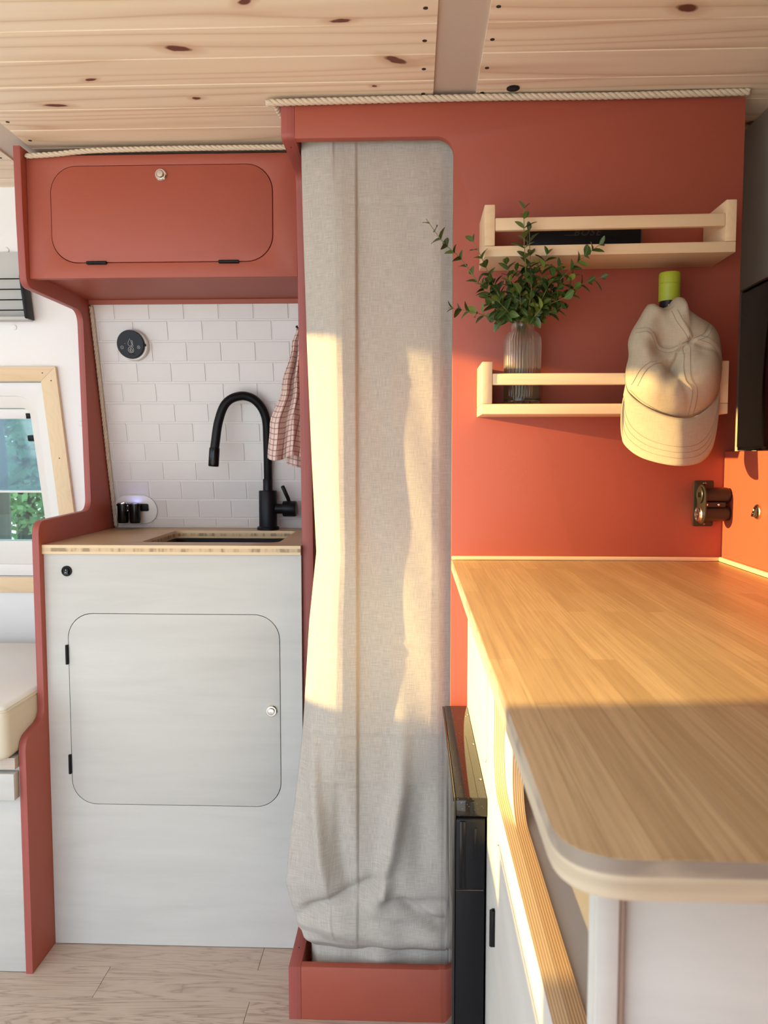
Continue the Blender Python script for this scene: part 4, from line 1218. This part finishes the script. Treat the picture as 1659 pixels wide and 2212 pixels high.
for si_, (pp_, Yt, nn_, lab) in enumerate(SPR):
    nn_ += 3 if lab.startswith('short') else 1
    ang0 = rnd.uniform(0, 6.28)
    P = [Vector((VX + 0.010 * math.cos(ang0), VY + 0.010 * math.sin(ang0), VZ + 0.012 + 0.003 * (si_ % 3)))]
    n0 = len(pp_)
    first = tpl(*pp_[0], 1.40)
    P.append(Vector((VX + max(-0.012, min(0.012, (first.x - VX) * 0.8)), VY + rnd.uniform(-0.012, 0.008), VZ + 0.146)))
    for i, (x, y) in enumerate(pp_[1:], 1):
        f = i / (n0 - 1)
        P.append(tpl(x, y, 1.39 + (Yt - 1.39) * min(1, f * 1.6)))
    path = smooth_path(P, 10)
    k = len(path)
    rad = [0.0011 - 0.0006 * i / (k - 1) for i in range(k)]
    st_ = tube('leafy_sprig', path, rad, 'stem', None, 6, origin=path[0])
    props(st_, lab, 'sprig', 'green sprigs in the glass vase')
    vis = path[10:]
    Ls = [0.0]
    for a, b in zip(vis, vis[1:]): Ls.append(Ls[-1] + (b - a).length)
    for j in range(nn_):
        s = Ls[-1] * (0.10 + 0.90 * (j + 0.3) / nn_)
        i = max(q for q in range(len(Ls)) if Ls[q] <= s)
        i = min(i, len(vis) - 2)
        p = vis[i].lerp(vis[i + 1], (s - Ls[i]) / max(1e-9, Ls[i + 1] - Ls[i]))
        tg = (vis[i + 1] - vis[i]).normalized()
        ref = tg.orthogonal().normalized()
        az = (math.pi / 2) * (j % 2) + rnd.uniform(-0.35, 0.35) + si_
        side = Matrix.Rotation(az, 3, tg) @ ref
        for sgn in (1, -1):
            if sgn < 0 and rnd.random() < 0.10: continue
            op_ = R(rnd.uniform(38, 62)) * (0.6 if j == nn_ - 1 else 1)
            d = (tg * math.cos(op_) + side * sgn * math.sin(op_)).normalized()
            nrm = (tg - d * tg.dot(d)).normalized()
            xax = d.cross(nrm).normalized()
            Mx = Matrix((xax, d, nrm)).transposed()
            Mx = Matrix.Rotation(rnd.uniform(-0.3, 0.3), 3, d) @ Mx
            sc_ = rnd.uniform(0.98, 1.32) * (0.7 if j >= nn_ - 1 else 1)
            piece('leaf', LM[rnd.randrange(3)], st_, p, rot=Mx.to_euler(), scale=(sc_, sc_, sc_))

# bottle with a lime lid behind the cap
BX, BY, BZ = 0.4445, 1.408, 1.1895
bo = thing('drink_bottle', (BX, BY, BZ), 'dark bottle with a lime green lid behind the hanging cap', 'bottle')
lathe('body', [(0.026, 0.0), (0.028, 0.003), (0.028, 0.125), (0.025, 0.140), (0.0185, 0.152), (0.0165, 0.157), (0.0165, 0.178)], (BX, BY, BZ), 'bottle_dark', bo, n=32)
ld = lathe('lid', [(0.0178, 0.1785), (0.0180, 0.207), (0.0172, 0.2078), (0.0172, 0.2088), (0.0180, 0.2096), (0.0180, 0.2255), (0.0168, 0.2275), (0.002, 0.228)], (BX, BY, BZ), 'lime', bo, n=36)
bm = bm_lathe(bmesh.new(), [(0.0012, 0.0), (0.0012, -0.0008)], (BX - 0.006, BY - 0.0164, BZ + 0.170), axis='Y', n=8)
done('dot', bm, 'ink_white', bo)

# beige cap hanging over the bottle in front of the lower shelf
cp = thing('baseball_cap', (0.432, 1.34, 1.085), 'beige cotton baseball cap hanging brim down over the bottle and lower shelf', 'cap')
def cX(x): return 0.3597 + (x - 1360) * 0.000764
def cZ(y): return 1.2733 - (y - 760) * 0.000764
OUT = [(1404, 654), (1414, 657), (1424, 663), (1436, 664), (1446, 658), (1453, 648), (1462, 641), (1471, 641), (1478, 649), (1481, 664), (1508, 684), (1534, 700), (1549, 718), (1557, 745), (1560, 790), (1558, 830), (1551, 858), (1534, 884), (1505, 904), (1470, 912), (1432, 905), (1398, 886), (1372, 858), (1359, 838), (1356, 800), (1362, 768), (1360, 738), (1368, 712), (1382, 688), (1394, 666)]
CC = (1472, 778)
outl = [(p.x, p.y) for p in smooth_path([(x, y, 0) for x, y in OUT], 6, closed=True)]
angs = sorted((math.atan2(y - CC[1], x - CC[0]), math.hypot(x - CC[0], y - CC[1])) for x, y in outl)
def orad(a):
    a = (a + math.pi) % (2 * math.pi) - math.pi
    n = len(angs)
    for i in range(n):
        if angs[i][0] > a:
            a0, r0 = angs[i - 1]; a1, r1 = angs[i]
            if i == 0: a0 -= 2 * math.pi
            return r0 + (r1 - r0) * (a - a0) / max(1e-9, a1 - a0)
    a0, r0 = angs[-1]; a1, r1 = angs[0]
    return r0 + (r1 - r0) * (a - a0) / max(1e-9, a1 + 2 * math.pi - a0)
DENT = [(1424, 695, 24, 0.013), (1428, 748, 32, 0.027), (1442, 798, 17, 0.020), (1382, 765, 22, -0.010), (1515, 805, 46, -0.012), (1398, 845, 34, -0.014), (1455, 868, 30, -0.006), (1470, 662, 14, -0.008), (1520, 725, 24, -0.005), (1500, 760, 18, 0.006), (1440, 850, 20, -0.004)]
CREASE = [([(1478, 742), (1456, 768), (1446, 806)], 6, 0.008), ([(1474, 738), (1460, 746)], 4, 0.004), ([(1478, 744), (1530, 762), (1556, 792)], 6, 0.0035), ([(1478, 742), (1508, 728), (1524, 704)], 6, 0.003),
          ([(1448, 672), (1462, 708), (1476, 740)], 6, -0.004), ([(1370, 832), (1392, 800), (1424, 790)], 7, 0.003), ([(1372, 718), (1404, 728), (1424, 756), (1450, 756)], 6, -0.003), ([(1446, 806), (1470, 850), (1484, 890)], 8, 0.003)]
def crownY(x, y):
    dx, dy = x - CC[0], y - CC[1]
    rho = min(1.0, math.hypot(dx, dy) / orad(math.atan2(dy, dx)))
    Y = 1.350 - 0.050 * math.sqrt(max(0, 1 - rho ** 2.6))
    for px, py, r, am in DENT:
        Y += am * math.exp(-((x - px) ** 2 + (y - py) ** 2) / (r * r)) * (1 - rho ** 6)
    for pts, w, am in CREASE:
        d = seg_d(x, y, pts)
        if d < 3 * w: Y += am * math.exp(-(d / w) ** 2) * (1 - rho ** 6)
    return min(Y, 1.3535)
NT_, NR = 120, 34
bm = bmesh.new()
uvl = bm.loops.layers.uv.new('UVMap')
cen = bm.verts.new((cX(CC[0]), crownY(*CC), cZ(CC[1])))
rings = []
for i in range(1, NR + 2):
    ring_ = []
    for j in range(NT_):
        a = -math.pi + 2 * math.pi * j / NT_
        if i <= NR:
            rho = i / NR; yoff = 0
        else:
            rho = 0.985; yoff = 0.003
        x = CC[0] + rho * orad(a) * math.cos(a); y = CC[1] + rho * orad(a) * math.sin(a)
        Yv = crownY(x, y) if i <= NR else 1.3538
        ring_.append(bm.verts.new((cX(x), Yv, cZ(y))))
    rings.append(ring_)
fs = []
for j in range(NT_):
    fs.append(bm.faces.new((cen, rings[0][j], rings[0][(j + 1) % NT_])))
for a, b in zip(rings, rings[1:]):
    for j in range(NT_):
        fs.append(bm.faces.new((a[j], b[j], b[(j + 1) % NT_], a[(j + 1) % NT_])))
for f in fs:
    for lp in f.loops: lp[uvl].uv = (lp.vert.co.x, lp.vert.co.z)
crown = done('crown', bm, 'cap_cotton', cp, smooth=True)
SEAM = [(1357, 828), (1364, 848), (1382, 868), (1410, 888), (1440, 901), (1470, 906), (1500, 900), (1530, 880), (1550, 856), (1558, 828)]
BRIM = [(1354, 850), (1349, 890), (1350, 935), (1360, 965), (1392, 992), (1450, 1007), (1505, 1001), (1537, 974), (1550, 935), (1557, 880), (1559, 850)]
seam_p = smooth_path([(x, y, 0) for x, y in SEAM], 8); brim_p = smooth_path([(x, y, 0) for x, y in BRIM], 8)
def pick(P, s):
    f = s * (len(P) - 1); i = min(int(f), len(P) - 2)
    return P[i].lerp(P[i + 1], f - i)
def brim_pt(s, t_):
    a = pick(seam_p, s); b = pick(brim_p, s)
    p = a.lerp(b, t_)
    c = max(0.0, 1 - abs((p.x - 1462) / 108) ** 1.5)
    Y = 1.3515 - 0.046 * c * (0.80 + 0.25 * t_)
    return p.x, p.y, min(Y, 1.352)
def brim_fn(u, v):
    x, y, Y = brim_pt(u, v)
    return Vector((cX(x), Y, cZ(y)))
brim = sheet('brim', 60, 16, brim_fn, 'cap_cotton', cp, uvfn=lambda u, v: (brim_fn(u, v).x, brim_fn(u, v).z), thick=0.003)
def stitch(pts, fn, parent, off=0.0007, rad=0.00038):
    P = smooth_path([(x, y, 0) for x, y in pts], 10)
    return tube('stitching', [(cX(p.x), fn(p.x, p.y) - off, cZ(p.y)) for p in P], rad, 'stitch', parent, 5)
def off_line(pts, d):
    return [(x + d[0], y + d[1]) for x, y in pts]
A = [(1443, 676), (1450, 700), (1462, 722), (1470, 738)]
B = [(1482, 738), (1503, 728), (1513, 714), (1524, 703)]
C_ = [(1492, 740), (1520, 752), (1540, 772), (1556, 800)]
D_ = [(1464, 752), (1462, 790), (1465, 825), (1480, 848), (1484, 898)]
E_ = [(1370, 720), (1392, 722), (1405, 738), (1416, 757), (1436, 765), (1452, 760)]
F_ = [(1372, 836), (1384, 808), (1400, 792), (1418, 788)]
for ln, offs in ((A, [(0, 0), (9, -2)]), (B, [(0, 0), (8, 5)]), (C_, [(0, 0), (4, -9)]), (D_, [(0, 0), (11, 0)]), (E_, [(0, 0), (2, -9)]), (F_, [(0, 0), (-9, -4)])):
    for d in offs:
        stitch(off_line(ln, d), crownY, crown)
stitch([(1362, 842), (1385, 866), (1412, 884), (1442, 897), (1470, 901), (1500, 895), (1528, 876), (1548, 852)], crownY, crown)
stitch([(1406, 664), (1424, 672), (1440, 671), (1450, 664)], crownY, crown)
for t_ in (0.60, 0.72, 0.84):
    tube('stitching', [(cX(x), Y - 0.0019, cZ(y)) for x, y, Y in [brim_pt(0.06 + 0.88 * i / 40, t_) for i in range(41)]], 0.00038, 'stitch', brim, 5)
tube('top_button', [(cX(x), crownY(x, y) - 0.001, cZ(y)) for x, y in ((1461, 748), (1470, 742), (1478, 738))], [0.0008, 0.0014, 0.0008], 'stitch', crown, 6)

# ------------------------------------------------------------------ outside, seen through the window
gd = box('ground', -30, 20, -14, 30, -0.75, -0.70, 'bounce_ground', bev=0)
props(gd, kind='structure')
def tree(loc, h, r, zlow, n, label, seed, trunk_r=0.13):
    rr = random.Random(seed)
    tr = thing('tree', loc, label, 'tree', 'trees outside the window')
    x, y, z = loc
    tube('trunk', smooth_path([(x, y, z), (x + 0.05, y, z + h * 0.3), (x - 0.04, y + 0.05, z + h * 0.65), (x, y, z + h)], 6), [trunk_r * (1 - 0.75 * i / 18) for i in range(19)], 'bark', tr, 12)
    vs, fcs = [], []
    cl = [(Vector((x + rr.gauss(0, r * 0.5), y + rr.gauss(0, r * 0.5), z + rr.uniform(zlow, h))), rr.uniform(0.25, 0.5) * r) for _ in range(26)]
    for i in range(n):
        c, cr = rr.choice(cl)
        p = c + Vector((rr.gauss(0, cr * 0.5), rr.gauss(0, cr * 0.5), rr.gauss(0, cr * 0.45)))
        a = Vector((rr.uniform(-1, 1), rr.uniform(-1, 1), rr.uniform(-1, 1))).normalized() * rr.uniform(0.03, 0.075)
        b = a.orthogonal().normalized() * a.length * 0.55
        k = len(vs)
        vs += [p - a, p + b, p + a, p - b]; fcs.append((k, k + 1, k + 2, k + 3))
    me = bpy.data.meshes.new('foliage'); me.from_pydata([tuple(v) for v in vs], [], fcs)
    link('foliage', me, 'foliage', tr)
    return tr
tree((-3.42, 6.2, -0.7), 5.0, 0.9, 2.2, 4500, 'dark trunked tree nearest outside the window', 1, 0.16)
tree((-4.95, 9.8, -0.7), 4.2, 1.0, 0.3, 11000, 'bushy green tree outside behind the dark trunk', 2)
tree((-7.4, 14.6, -0.7), 6.0, 1.7, 0.5, 8000, 'tall green tree standing furthest outside the window', 4)
tree((-8.4, 9.9, -0.7), 3.2, 1.1, 0.2, 6000, 'low bushy green tree left of the dark trunk outside', 5)
tree((-12.2, 11.5, -0.7), 4.0, 1.2, 0.2, 6000, 'bushy green tree farthest left outside the window', 6)
tree((-1.6, 10.4, -0.7), 4.4, 1.1, 0.2, 6000, 'bushy green tree right of the others outside, behind the sink wall', 7)
